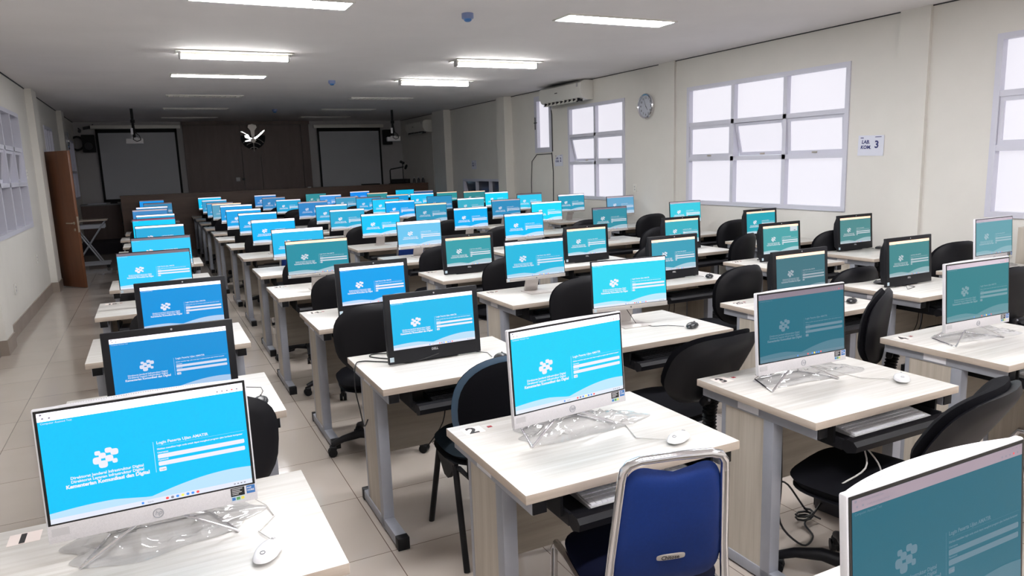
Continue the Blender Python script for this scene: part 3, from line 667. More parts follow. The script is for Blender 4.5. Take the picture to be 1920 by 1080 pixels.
# ------------------------------------------------------------------ the login page on the screens
def page(W, H, tall=False, popup=False, yoff=0):
    """flat page W x H in XZ facing -Y; thin layers a fraction of a millimetre apart"""
    mb = MB(); L = [0]
    def P(u, v, l): return Vector(((u-.5)*W, yoff-.00025*l, (1-v)*H))
    def rect(u0, u1, v0, v1, mi, l=1): mb.poly([P(u0, v0, l), P(u1, v0, l), P(u1, v1, l), P(u0, v1, l)], mi)
    def rrect(u0, u1, v0, v1, mi, l=1, r=.3):
        ru = r*(v1-v0)*H/W; rv = r*(v1-v0); pts = []
        for cu_, cv, a0 in ((u1-ru, v0+rv, 90), (u1-ru, v1-rv, 0), (u0+ru, v1-rv, -90), (u0+ru, v0+rv, -180)):
            for k in range(4):
                a = R(a0-30*k); pts.append(P(cu_+ru*math.cos(a), cv-rv*math.sin(a), l))
        mb.poly(pts, mi)
    def txt(s, u, v, size, mi=2, l=2, align='LEFT', bold=0): mb.text(s, size*H, lambda x, y: P(u+x/W, v-y/H, l), mi, align, bold*H)
    rect(0, 1, 0, 1, 0, 0)
    bt_ = .108 if tall else .076
    rect(0, 1, 0, bt_, 1)
    txt('Computer Assisted Test', .045, .024, .02, 8); rrect(.012, .024, .008, .024, 8, 2)
    txt('amatir.komdigi.go.id/login', .075, .058, .02, 8); rrect(.02, .03, .042, .056, 8, 2); rrect(.05, .06, .042, .056, 8, 2)
    for k in range(3): rect(.93+.026*k, .94+.026*k, .013, .018, 8, 2)
    for k, mi in enumerate((8, 8, 8, 5, 8)): rrect(.86+.026*k, .869+.026*k, .044, .058, mi, 2)
    if tall: rrect(.62, .655, .082, .1, 7, 2); rect(.4, .6, .088, .092, 8, 2)
    txt('Computer Assisted Test', .012, bt_+.026, .024)
    # cluster of rounded tiles above the ministry's three lines
    for u, v, w, h in ((.268, .437, .022, .032), (.289, .466, .027, .042), (.320, .425, .027, .038), (.347, .447, .03, .046), (.262, .505, .031, .052), (.32, .5, .03, .048), (.289, .545, .034, .054), (.345, .53, .02, .033)):
        rrect(u-w*.62-.02, u+w*.62-.02, v-h*.62, v+h*.62, 2, 1, .33)
    txt('Direktorat Jenderal Infrastruktur Digital', .285, .633, .036, align='CENTER', bold=.001)
    txt('Direktorat Layanan Infrastruktur Digital', .285, .668, .036, align='CENTER', bold=.001)
    txt('Kementerian Komunikasi dan Digital', .285, .71, .045, align='CENTER', bold=.0022)
    # login form
    rect(.513, .5155, .425, .715, 3); rect(.53, .985, .468, .4695, 3)
    txt('Login Peserta Ujian AMATIR', .53, .452, .038, bold=.001)
    txt('Silahkan masukkan login anda untuk dapat mengikuti program ujian berbasis komputer', .53, .506, .0215, bold=.0006)
    txt('Username', .53, .54, .022, bold=.0006); rrect(.53, .98, .55, .59, 2, 1, .25)
    txt('Password', .53, .61, .022, bold=.0006); rrect(.53, .98, .62, .66, 2, 1, .25)
    rrect(.53, .566, .675, .713, 2, 1, .2); txt('Login', .5365, .7, .02, 8, 3)
    # waves and taskbar
    def wave(f, l, mi, n=40):
        top = [P(k/n, f(k/n), l) for k in range(n+1)]; bot = [P(k/n, .957, l) for k in range(n+1)]
        for k in range(n): mb.poly([top[k], top[k+1], bot[k+1], bot[k]], mi)
    wave(lambda u: .905-.02*math.sin(min(1, u/.45)*math.pi)+(.05*max(0, (u-.3)/.35) if u < .65 else .05), 1, 3)
    wave(lambda u: min(.957, .957-.135*math.sin(max(0, min(1, (u-.42)/.92))*math.pi*.98)), 2, 3)
    rect(0, 1, .955, 1, 4, 3)
    rrect(.425, .437, .967, .988, 7, 4); txt('Search', .455, .985, .018, 8, 4)
    for k, mi in enumerate((5, 8, 7, 6, 7, 7, 5)): rrect(.545+.026*k, .56+.026*k, .966, .989, mi, 4, .4)
    for k in range(4): rect(.9+.018*k, .909+.018*k, .974, .984, 8, 4)
    if popup:
        rrect(.765, .975, .08, .25, 4, 4, .06); rrect(.87, .92, .205, .23, 8, 5)
    return mb
PG = [S_BG, None, S_WH, S_WV, S_TK, I_RED, I_YEL, I_BLU, I_DRK]
MATS = [S_BG, BARS['l'], S_WH, S_WV, S_TK, I_RED, I_YEL, I_BLU, I_DRK]
TILT = R(-4)
def panelparts(t, objs, z, y=-.022):
    for o in objs: o.location = (0, y, z); o.rotation_euler.x = TILT
def hp():
    t = thing('all_in_one_computer'); W, H = .475, .328
    h = MB().box(-W/2, W/2, 0, .016, 0, H, bev=.004)
    cv = [(x/10*(W/2-.003), .012+.036*(1-abs(x/10)**2.2)) for x in range(-10, 11)]
    h.prism([(-W/2+.003, .01)]+cv+[(W/2-.003, .01)], lambda a, b: Vector((a, b, .03)), lambda a, b: Vector((a, b, H-.0025)))
    o1 = h.build('housing', MT['whitep'], t)
    gr = MB()
    for k in range(60): gr.box(-.16+k*.0054, -.1575+k*.0054, .02+.012*(1-abs(k-30)/30), .026+.012*(1-abs(k-30)/30), H-.0035, H-.0018)
    gr.build('vent_grille', MT['greyst'], o1, smooth=False)
    o2 = MB().box(-W/2+.004, W/2-.004, -.0012, .002, .044, H-.004).build('bezel', MT['black'], t, smooth=False)
    o3 = page(W-.020, H-.044-.0145, yoff=-.0016); o3 = o3.build('display', MATS, t, smooth=False, fix=False)
    o4 = MB().box(-W/2+.001, W/2-.001, -.0014, .002, .001, .0445, bev=.0008).build('chin', MT['chin'], t)
    lg = MB().tube([(.0115*math.cos(k/20*6.2832), -.002, .021+.0115*math.sin(k/20*6.2832)) for k in range(20)], .0013, 6, closed=True)
    lg.text('hp', .0165, lambda x, y: Vector((-.0082+x, -.0026, .017+y)), shear=.25, bold=.0003); lg.build('logo', MT['lbox'], o4, smooth=False, fix=False)
    st = MB().box(.172, .206, -.002, -.001, .021, .043).build('spec_sticker', MT['black'], o4, smooth=False)
    tx = MB()
    for k in range(4): tx.box(.175, .175+(.026, .02, .024, .016)[k], -.0026, -.002, .0385-k*.0045, .0405-k*.0045)
    tx.build('sticker_text', MT['greyst'], o4, smooth=False)
    MB().box(.172, .206, -.002, -.001, .008, .0205).build('badge_strip', MT['pale'], o4, smooth=False)
    MB().box(.174, .182, -.0026, -.0018, .0105, .018).build('blue_badge', MT['blues'], o4, smooth=False)
    MB().box(.1845, .1935, -.0026, -.0018, .0105, .018).build('green_badge', MT['green'], o4, smooth=False)
    MB().box(.196, .204, -.0026, -.0018, .0105, .018).build('yellow_badge', MT['yellow'], o4, smooth=False)
    bs = MB().box(.211, .232, -.002, -.001, .022, .043).build('processor_sticker', MT['blues'], o4, smooth=False)
    MB().text('intel', .006, lambda x, y: Vector((.2125+x, -.0025, .036+y)), bold=.0002).text('CORE', .0065, lambda x, y: Vector((.2125+x, -.0025, .0285+y)), bold=.0002).build('sticker_lettering', MT['whitep'], o4, smooth=False, fix=False)
    MB().box(-.228, -.192, -.002, -.001, .018, .036).build('serial_sticker', MT['greyst'], o4, smooth=False)
    panelparts(t, (o1, o2, o3, o4), .072)
    o3.location.z += .044+.0045; o3.location.y += math.sin(-TILT)*.0485
    s = MB()
    for sx in (-1, 1):
        s.tube([(sx*.02, .035, .105), (sx*.03, .01, .075), (sx*.18, -.04, .004)], .0038, 8); s.tube([(sx*.02, .035, .105), (sx*.12, .12, .004)], .0042, 8)
        s.tube([(sx*.18, -.04, .004), (sx*.12, .12, .004)], .0036, 8)
    s.tube([(-.12, .12, .004), (.12, .12, .004)], .0036, 8)
    s.build('wire_stand', MT['chrome'], t)
    return t, o3
def dell():
    t = thing('all_in_one_computer'); W, H = .475, .333
    h = MB().box(-W/2, W/2, 0, .022, 0, H, bev=.003)
    h.prism([(.02, .015), (.05, .04), (.058, .2), (.05, .26), (.034, .29), (.02, H-.01)], lambda a, b: Vector((-W/2+.006, a, b)), lambda a, b: Vector((W/2-.006, a, b)))
    o1 = h.build('housing', MT['dell'], t)
    o3 = page(W-.056, H-.066-.026, yoff=-.0008).build('display', MATS, t, smooth=False, fix=False)
    MB().text('DELL', .015, lambda x, y: Vector((-.021+x, -.0008, .044+y)), bold=.0006).build('logo', MT['greyst'], o1, smooth=False, fix=False)
    MB().box(-W/2+.006, -W/2+.026, -.0012, .001, .012, .034).build('processor_sticker', MT['pale'], o1, smooth=False)
    MB().lathe([(.004, 0), (.004, .001)], 12, M=Matrix.Translation((.01, -.001, H-.013)) @ Matrix.Rotation(R(90), 4, 'X')).build('webcam', MT['greyst'], o1)
    panelparts(t, (o1, o3), .008); o3.location.z += .066; o3.location.y += math.sin(-TILT)*.066
    MB().box(-.12, .12, .0, .15, 0, .008, bev=.003).box(-.06, .06, .055, .085, .008, .16, bev=.004).build('stand', MT['dell'], t)
    return t, o3
def slim(tall=False):
    t = thing('all_in_one_computer'); W, H = .48, .285
    h = MB().box(-W/2, W/2, 0, .012, 0, H, bev=.002)
    h.prism([(.01, .01), (.035, .03), (.036, .16), (.012, .22)], lambda a, b: Vector((-W/2+.05, a, b)), lambda a, b: Vector((W/2-.05, a, b)))
    o1 = h.build('housing', MT['dell'], t)
    o3 = page(W-.011, H-.026-.006, tall=tall, yoff=-.0008).build('display', MATS, t, smooth=False, fix=False)
    o4 = MB().box(-W/2, W/2, -.002, .004, -.001, .0235, bev=.001).build('chin', MT['silver'], t)
    MB().lathe([(.004, 0), (.004, .001)], 12, M=Matrix.Translation((0, -.002, .011)) @ Matrix.Rotation(R(90), 4, 'X')).build('logo', MT['gbox'], o4)
    MB().box(-W/2+.006, -W/2+.022, -.003, -.001, .003, .02).build('processor_sticker', MT['pale'], o4, smooth=False)
    panelparts(t, (o1, o3, o4), .105); o3.location.z += .026; o3.location.y += math.sin(-TILT)*.026
    s = MB()
    s.prism([(.02, .15), (.03, .15), (.085, .012), (.078, .004), (.07, .004)], lambda a, b: Vector((-.052, a, b)), lambda a, b: Vector((.052, a, b)))
    s.box(-.075, .095, -.085, .09, 0, .006, bev=.002).box(-.05, .05, .005, .03, .1, .2)
    s.build('stand', MT['silver'], t)
    return t, o3
PROTO = {'H': hp(), 'D': dell(), 'S': slim(), 'T': slim(True)}
POPMESH = page(.475-.056, .333-.066-.026, popup=True, yoff=-.0008).build('display', MATS, smooth=False, fix=False)

TABLE = '''A H 1 -0.067 1.946 1.150 0.0 0 200 255 1 l
A D 2 0.006 3.106 1.090 0.0 22 148 220 .9 l
A D 3 0.098 4.472 1.090 0.0 16 150 226 .95 l
A S 4 -0.028 5.779 1.147 0.0 50 205 255 1 d
A S 5 0.038 7.082 1.147 0.0 50 205 255 1 d
A S 6 0.047 8.660 1.152 0.0 38 172 222 .95 l
A S 7 -0.000 9.900 1.163 0.0 0 208 255 1 r
A S 8 0.026 11.050 1.153 0.0 45 165 215 .9 l
A S 9 -0.040 12.250 1.181 0.0 60 135 195 .85 g
A S 10 -0.007 13.500 1.165 0.0 45 140 200 1 l
A S 11 0.094 14.950 1.179 0.0 55 130 175 .8 d
A S 13 -0.002 17.450 1.158 0.0 20 150 235 1 d
B H 1 1.215 2.064 1.150 5.5 20 212 252 1 l
B D 2 1.160 3.247 1.090 0.0 30 188 240 1 l
B D 3 1.221 4.521 1.090 0.0 0 163 240 1 l
B S 4 1.115 5.696 1.149 0.0 40 145 165 .85 p
B S 5 1.202 7.012 1.145 0.0 26 188 242 1 t
B S 6 1.208 8.558 1.149 0.0 0 186 252 1 t
B S 7 1.212 9.900 1.161 0.0 16 172 238 1 l
B S 8 1.165 11.050 1.160 0.0 10 166 236 1 l
B S 9 1.189 12.250 1.178 0.0 18 156 226 1 l
B S 10 1.157 13.500 1.160 0.0 90 160 192 .75 p
B S 11 1.163 14.950 1.123 0.0 50 152 206 .8 g
B S 12 1.166 16.300 1.135 0.0 56 152 200 .85 l
B S 13 1.156 17.450 1.158 0.0 0 200 255 1 l
C H 1 2.299 2.046 1.150 -2.0 30 106 126 .45 d
C S 2 2.361 3.316 1.133 -5.0 45 218 246 1 l
C S 3 2.429 4.567 1.135 0.0 34 186 226 .9 l
C D 4 2.410 5.746 1.090 0.0 58 160 172 .9 p
C S 5 2.447 7.129 1.130 0.0 110 200 242 .95 t
C S 6 2.450 8.534 1.141 0.0 0 200 252 1 l
C S 7 2.379 9.900 1.137 0.0 40 172 216 .95 l
C S 8 2.422 11.050 1.156 0.0 34 172 222 .95 l
C S 9 2.384 12.250 1.169 0.0 42 134 202 .85 g
C S 11 2.436 14.950 1.117 0.0 34 166 216 .95 l
C S 12 2.353 16.300 1.129 0.0 52 132 190 .8 g
C S 13 2.339 17.450 1.151 0.0 52 132 202 .85 l
D H 1 3.513 2.083 1.150 -2.0 42 126 136 .5 g
D D 2 3.592 3.217 1.090 0.0 64 114 126 .65 p
D D 3 3.578 4.437 1.090 0.0 62 160 186 .9 p
D D 4 3.573 5.685 1.090 0.0 56 184 210 .95 p
D S 5 3.625 7.045 1.140 0.0 0 194 252 1 l
D S 6 3.698 8.690 1.134 0.0 0 178 246 1 l
D S 7 3.597 9.900 1.151 0.0 46 152 190 .85 p
D S 8 3.499 11.050 1.157 0.0 6 166 242 1 l
D S 9 3.627 12.250 1.158 0.0 20 204 255 1 d
D S 10 3.665 13.500 1.144 0.0 26 168 226 .9 d
D S 11 3.608 14.950 1.113 0.0 70 156 196 .85 g
D S 12 3.570 16.300 1.121 0.0 70 156 230 .95 l
D S 13 3.485 17.450 1.125 0.0 50 142 152 .8 n
E D 2 4.658 3.239 1.090 0.0 66 136 140 .75 p
E D 3 4.924 4.640 1.090 0.0 76 164 168 .9 p
E D 4 4.779 5.797 1.090 0.0 60 178 196 .95 p
E S 5 4.767 7.070 1.142 0.0 48 142 162 .85 d
E S 6 4.853 8.736 1.147 0.0 24 222 255 1 l
E S 7 4.798 9.900 1.148 0.0 46 142 192 .85 g
E S 8 4.713 11.050 1.141 0.0 58 176 202 .85 l
E S 9 4.619 12.250 1.148 0.0 44 142 192 .7 n
E S 10 4.732 13.500 1.162 0.0 24 194 246 1 l
E S 11 4.690 14.950 1.100 0.0 24 154 220 1 p
E S 12 4.639 16.300 1.119 0.0 50 144 152 .85 p
E S 13 4.532 17.450 1.134 0.0 26 142 240 1 l
F H 2 5.761 3.322 1.150 0.0 100 160 172 .6 g
F D 3 5.976 4.719 1.090 0.0 78 138 140 .8 p
F D 4 6.020 5.963 1.090 0.0 34 166 184 .95 p
F S 5 5.870 7.059 1.151 0.0 56 206 228 1 g
F S 6 6.153 8.848 1.156 0.0 104 168 206 .85 g
F S 7 5.949 9.900 1.169 0.0 44 156 188 .9 l
F S 8 5.808 11.050 1.163 0.0 46 202 240 .95 d
F S 9 5.751 12.250 1.166 0.0 20 218 255 1 l
F S 10 5.844 13.500 1.155 0.0 52 136 142 .75 p
F S 11 5.815 14.950 1.111 0.0 50 150 156 .85 p
F S 12 5.757 16.300 1.117 0.0 46 92 146 .8 g
F S 13 5.671 17.450 1.120 0.0 18 186 232 1 n'''
COLN = {'A': 'door-side column', 'B': 'second column from door side', 'C': 'third column from door side', 'D': 'third column from window side', 'E': 'second column from window side', 'F': 'window-side column'}
ORD = ['', 'first', 'second', 'third', 'fourth', 'fifth', 'sixth', 'seventh', 'eighth', 'ninth', 'tenth', 'eleventh', 'twelfth', 'thirteenth']
FRONT = [0, 1.70, 2.88, 4.20, 5.47, 6.76, 8.20, 9.60, 10.78, 11.98, 13.20, 14.65, 16.0, 17.15]
DX = {'A1': -.467, 'A2': -.41, 'A3': -.39, 'A4': -.425, 'B1': .86, 'B2': .793, 'B3': .80, 'B4': .762, 'B5': .806, 'B6': .822, 'C1': 1.995, 'C2': 1.971, 'C3': 2.067, 'C4': 2.055, 'D1': 3.222, 'E2': 4.30, 'E3': 4.50}
DY = {'A1': 1.613, 'A2': 2.853, 'A3': 4.141, 'A4': 5.486, 'B1': 1.71, 'B2': 2.895, 'B3': 4.23, 'B4': 5.486, 'B5': 6.765, 'B6': 8.26, 'C1': 1.694, 'C2': 2.92, 'C3': 4.211, 'C4': 5.455, 'D1': 1.747, 'E2': 2.89, 'E3': 4.27}
NUMS = {'A1': '1', 'B1': '2', 'C1': '3', 'D1': '4', 'B3': '14.', 'C3': '15.', 'D2': '25.', 'A4': '18.', 'B4': '21.', 'C4': '22.', 'E3': '27.'}
def hue(r, g, b, k):
    r, g, b = int(r), int(g), int(b)
    if g > 190 and b > 235: return 'bright cyan' if r < 90 else 'pale cyan'
    if b-g > 45: return 'azure blue' if b > 200 else 'dull blue'
    if abs(b-g) <= 24: return 'dark teal' if g < 130 else 'teal'
    return 'sky blue' if b > 200 else 'grey blue'
BARN = {'l': 'pale bar', 'p': 'peach bar', 'g': 'grey bar', 'd': 'dark bar', 'r': 'maroon bar', 't': 'pale bar', 'n': 'no bar'}
TYPN = {'H': 'white wire-stand', 'D': 'thick black', 'S': 'slim silver-chinned'}
MONX = {}
DESKS = {}
def place_desk(key, x_left, y_front, lab):
    y_front = DY.get(key, y_front); o = take(DESK); o.location = (x_left+DW/2, y_front+DD/2, 0); tag(o, lab, 'desk', 'rows of computer desks'); DESKS[key] = o
    if key in NUMS: number_sticker(o, NUMS[key])
    return o
for l in TABLE.split('\n'):
    c, ty, rw, X, Y, Z, yaw, r, g, b, k, bar = l.split(); rw = int(rw); X, Y, Z = float(X), float(Y), float(Z); key = c+str(rw)
    pr, disp = PROTO['T' if bar == 't' else ty]
    o = take(pr); o.location = (X, Y, .75); o.rotation_euler.z = R(float(yaw)); MONX[key] = (X, Y)
    d_ = next(ch for ch in o.children if ch.name.startswith('display'))
    if key == 'E3': d_.data = POPMESH.data
    d_.color = (*lin((int(r), int(g), int(b))), float(k))
    d_.material_slots[1].link = 'OBJECT'; d_.material_slots[1].material = BARS[bar] if bar != 'n' else S_BG
    if ty == 'S':
        dz = max(-.035, min(.035, Z-1.141))
        for ch in o.children:
            if not ch.name.startswith('stand'): ch.location.z += dz
    tag(o, '%s computer, %s screen under %s, %s row, %s' % (TYPN[ty], hue(r, g, b, k), BARN[bar], ORD[rw], COLN[c]), 'computer', 'all-in-one computers on the desks')
bpy.data.objects.remove(POPMESH)
# the computer cut off by the corner of the photo, on the desk row before desk 2
o = take(PROTO['H'][0]); o.location = (1.163, .722, .75); d_ = next(ch for ch in o.children if ch.name.startswith('display')); d_.color = (*lin((12, 98, 118)), .42)
d_.material_slots[1].link = 'OBJECT'; d_.material_slots[1].material = BARS['G']
tag(o, 'white computer with grey-barred teal screen cut off at the lower corner of the photo', 'computer', 'all-in-one computers on the desks')
place_desk('B0', .80, .42, 'pale computer desk below the photo edge, carrying the cut-off white computer')
for c in 'ABCDEF':
    for rw in range(1, 14):
        if c in 'EF' and rw == 1: continue
        key = c+str(rw)
        if key in DX: xl = DX[key]
        else:
            mx_ = MONX.get(key, (None,))[0]
            if mx_ is None:
                mx_ = [MONX[c+str(q)][0] for q in (rw-1, rw+1, rw-2) if c+str(q) in MONX][0]
            xl = min(mx_-(.43 if c == 'A' else .39), XR-.03-DW)
        nm = {'A1': 'number 1', 'B1': 'number 2', 'C1': 'number 3', 'D1': 'number 4'}.get(key)
        place_desk(key, xl, FRONT[rw], ('pale wood computer desk with black %s sticker, %s row, %s' % ({'1': 'one', '2': 'two', '3': 'three', '4': 'four'}[nm[-1]], ORD[rw], COLN[c])) if nm else 'pale wood computer desk with grey steel legs, %s row, %s' % (ORD[rw], COLN[c]))

# ------------------------------------------------------------------ chairs
def swivel():
    t = thing('office_chair')
    # seat cushion: faces +Y, backrest behind it
    MB().pad(.46, .44, .075, lambda u, v, d: Vector((u, v+.06, .47+d-.05*max(0, v-.1)**1.2-.012*(u/.2)**2*(d < 0))), n=3.2).build('seat', MT['fabric'], t, angle=60)
    MB().pad(.44, .42, .05, lambda u, v, d: Vector((u, v+.06, .43+d)), n=3.2, rings=4).build('seat_shell', MT['blackp'], t, angle=60)
    ol = lambda u, v: (u*(1+.05*math.tanh(v*6)-.10*max(0, -v-.08)/.12), v)
    bend = lambda u, v, d, o: Vector((u*.985, -.215-.10*(v)+d+o+.9*u*u, .745+v))
    bk = MB().pad(.485, .40, .07, lambda u, v, d: bend(u, v, d, .022), n=2.7, outline=ol).build('backrest', MT['fabric'], t, angle=60)
    MB().pad(.497, .412, .05, lambda u, v, d: bend(u, v, d, -.012), n=2.7, outline=ol, power=8).build('back_shell', MT['blackp'], bk, angle=60)
    MB().box(-.065, .065, -.285, -.25, .585, .635, bev=.012, rot=Matrix.Rotation(R(8), 3, 'X'), piv=(0, -.26, .6)).tube([(-.045, -.29, .63), (-.045, -.277, .62)], .006, 8, mi=1).tube([(.045, -.29, .63), (.045, -.277, .62)], .006, 8, mi=1).build('back_bracket', [MT['blackp'], MT['steel']], bk)
    b = MB(); pts = []; rr = []
    for k in range(29):
        q = k/28; pts.append((0, -.29+.02*math.sin(q*3)+max(0, q-.8)*.5, .62-.215*min(1, q*1.12))); rr.append(.034 if k % 2 else .026)
    b.tube(pts, rr, 14).build('bellows', MT['blackp'], t)
    MB().box(-.025, .025, -.27, .05, .385, .405, bev=.004).box(-.1, .1, -.03, .15, .395, .41, bev=.003).build('seat_plate', MT['cap'], t)
    MB().tube([(.06, .06, .395), (.24, .07, .385)], .006, 8).build('height_lever', MT['cap'], t)
    MB().lathe([(.026, .09), (.026, .24), (.015, .24), (.015, .4)], 18, M=Matrix.Translation((0, .06, 0))).lathe([(.045, .075), (.05, .09), (.045, .13), (.028, .14)], 20, M=Matrix.Translation((0, .06, 0))).build('gas_column', MT['blackp'], t)
    for k in range(5):
        a = R(90+72*k+20); ca, sa = math.cos(a), math.sin(a); P = lambda r, z: (ca*r, .06+sa*r, z)
        l = MB().tube([P(.03, .1), P(.12, .115), P(.22, .098), P(.285, .072)], [.03, .026, .02, .017], 10).build('base_leg', MT['blackp'], t)
        w = MB()
        for o in (-1, 1):
            cx, cy = ca*.285-sa*o*.014, .06+sa*.285+ca*o*.014
            w.tube([(cx+sa*.01, cy-ca*.01, .026), (cx-sa*.01, cy+ca*.01, .026)], .026, 14)
        w.tube([P(.285, .03), P(.285, .07)], .008, 8).tube([P(.262, .05), P(.3, .05)], .018, 10); w.build('caster', MT['cap'], l)
    return t
def chrome_chair():
    t = thing('stacking_chair')
    MB().pad(.42, .42, .06, lambda u, v, d: Vector((u, v, .455+d)), n=3.6).build('seat', MT['navy'], t, angle=60)
    w = .185
    f = MB()
    for s in (-1, 1):
        f.tube([(s*.195, -.30, .0), (s*.19, -.26, .2), (s*.183, -.225, .42), (s*.167, -.24, .6), (s*.148, -.275, .84)], .0125, 12)
        f.tube([(s*.19, -.22, .425), (s*.205, .1, .425), (s*.21, .2, .415), (s*.212, .225, .38), (s*.215, .25, .0)], .0125, 12)
    arc = [(-.148, -.275, .84), (-.144, -.281, .869), (-.13, -.285, .888), (-.1, -.287, .897), (0, -.288, .9), (.1, -.287, .897), (.13, -.285, .888), (.144, -.281, .869), (.148, -.275, .84)]
    f.tube(arc, .0125, 12); f.tube([(-.2, -.05, .425), (.2, -.05, .425)], .01, 8)
    f.build('frame', MT['chrome'], t)
    def ol(u, v):
        if v > .1: v -= .035*math.exp(-(u/.085)**2)*min(1, (v-.1)/.08)
        return u*(1-.04*v/.2), v
    bk = MB().pad(.308, .385, .045, lambda u, v, d: Vector((u*(1-.3*v), -.247-.14*v+d, .69+v)), n=5, outline=ol, seg=64).build('backrest', MT['blue'], t, angle=60)
    lb = MB().pad(.085, .02, .004, lambda u, v, d: Vector((u, -.2575-.14*v+d, .592+v)), n=4, rings=3, seg=20).build('name_plate', MT['silver'], bk)
    MB().text('Chitose', .017, lambda x, y: Vector((-.03+x, -.2608-.14*y, .5865+y)), bold=.0004).build('plate_lettering', MT['ink'], bk, smooth=False, fix=False)
    for p in ((-.2, -.3, 0), (.2, -.3, 0), (-.215, .25, 0), (.215, .25, 0)): MB().lathe([(.015, 0), (.016, .03)], 12, M=Matrix.Translation(p)).build('foot_cap', MT['cap'], t)
    return t
def four_leg():
    t = thing('fixed_chair')
    MB().pad(.45, .44, .07, lambda u, v, d: Vector((u, v+.03, .465+d)), n=3).build('seat', MT['teal'], t, angle=60)
    MB().pad(.455, .45, .035, lambda u, v, d: Vector((u, v+.03, .433+d)), n=3, rings=4).build('seat_shell', MT['cap'], t, angle=60)
    bend = lambda u, v, d, o: Vector((u, -.235-.16*v+d+o+.7*u*u, .7+v))
    bk = MB().pad(.46, .42, .07, lambda u, v, d: bend(u, v, d, .02), n=2.4).build('backrest', MT['fabric'], t, angle=60)
    MB().pad(.472, .432, .03, lambda u, v, d: bend(u, v, d, .0), n=2.4, power=8).build('edge_trim', MT['tealtrim'], bk, angle=60)
    MB().pad(.43, .39, .03, lambda u, v, d: bend(u, v, d, -.014), n=2.4, power=8).build('back_shell', MT['fabric'], bk, angle=60)
    for s in (-1, 1):
        MB().tube([(s*.2, -.1, .42), (s*.215, -.24, 0)], .0135, 10).build('leg', MT['cap'], t)
        MB().tube([(s*.2, .12, .42), (s*.215, .26, 0)], .0135, 10).build('leg', MT['cap'], t)
        MB().prism([(-.12, .43), (.14, .43), (.12, .4), (.03, .33), (-.02, .33), (-.1, .4)], lambda a, b: Vector((s*.19, a, b)), lambda a, b: Vector((s*.21, a, b))).build('leg_bracket', MT['cap'], t, smooth=False)
        MB().tube([(s*.19, -.12, .41), (s*.19, -.26, .42), (s*.185, -.235, .58)], .011, 8).build('back_strut', MT['cap'], t)
    return t
SW, CH, FL = swivel(), chrome_chair(), four_leg()
# key: (kind, x, y of the seat origin, yaw)
CHAIR = {
    'A2': ('s', .06, 2.72, 4), 'A3': ('s', -.02, 3.98, -6), 'A4': ('s', .02, 5.28, 4), 'A5': ('s', -.07, 6.55, 3),
    'B1': ('c', 1.25, 1.72, -15), 'B2': ('f', 1.245, 2.82, -3), 'B3': ('s', 1.08, 4.04, -8), 'B4': ('s', 1.19, 5.36, 0), 'B5': ('s', 1.16, 6.55, 6), 'B6': ('c', 1.28, 7.95, 0),
    'C1': ('s', 2.31, 1.68, 15), 'C2': ('s', 2.17, 2.72, 4), 'C3': ('s', 2.47, 4.12, -4), 'C4': ('s', 2.52, 5.35, 2), 'C5': ('s', 2.42, 6.5, -5), 'C6': ('c', 2.5, 7.85, 0),
    'D1': ('c', 3.58, 1.55, -8), 'D2': ('s', 3.34, 2.72, 32), 'D3': ('s', 3.5, 3.85, 10), 'D4': ('s', 3.78, 5.25, 20), 'D5': ('s', 3.7, 6.5, 10),
    'E2': ('s', 4.72, 2.8, 0), 'E3': ('s', 4.55, 3.75, 0), 'E4': ('s', 4.95, 5.35, 22), 'E5': ('s', 4.9, 6.55, 8),
    'F2': ('s', 5.8, 2.55, 10), 'F3': ('s', 5.76, 3.78, -6), 'F4': ('s', 5.85, 5.05, 0), 'F5': ('s', 6.05, 6.6, 4), 'F6': ('s', 6.02, 8.1, 0), 'F7': ('c', 6.05, 9.3, 0)}
for c in 'ABCDEF':
    for rw in range(1, 14):
        key = c+str(rw)
        if key in ('A1', 'E1', 'F1'): continue
        if key in CHAIR: kd, x, y, a = CHAIR[key]
        else:
            dk = DESKS[key]; kd, x, y, a = 's', dk.location.x+random.uniform(-.02, .03), FRONT[rw]-.14-random.random()*.1, random.uniform(-9, 9)
        o = take({'s': SW, 'c': CH, 'f': FL}[kd]); o.location = (x, y, 0); o.rotation_euler.z = R(a)
        nm = {'s': 'black round-backed swivel chair', 'c': 'blue padded chrome stacking chair', 'f': 'dark teal four-legged chair'}[kd]
        nm2 = {'s': 'swivel chair', 'c': 'stacking chair', 'f': 'fixed chair'}[kd]
        tag(o, '%s at the %s row desk, %s' % (nm, ORD[rw], COLN[c]), 'chair', 'chairs at the computer desks')

        if key in ('E3', 'A4', 'A5'):
            b_ = next(ch for ch in o.children if ch.name.startswith('backrest')); b_.location.z = -.09
        if key in ('C1', 'C2'):
            # these two lean back further
            b_ = next(ch for ch in o.children if ch.name.startswith('backrest'))
            pv = Vector((0, -.24, .56)); q_ = Matrix.Rotation(R(25), 3, 'X'); b_.rotation_euler.x = R(25); b_.location = pv-q_ @ pv
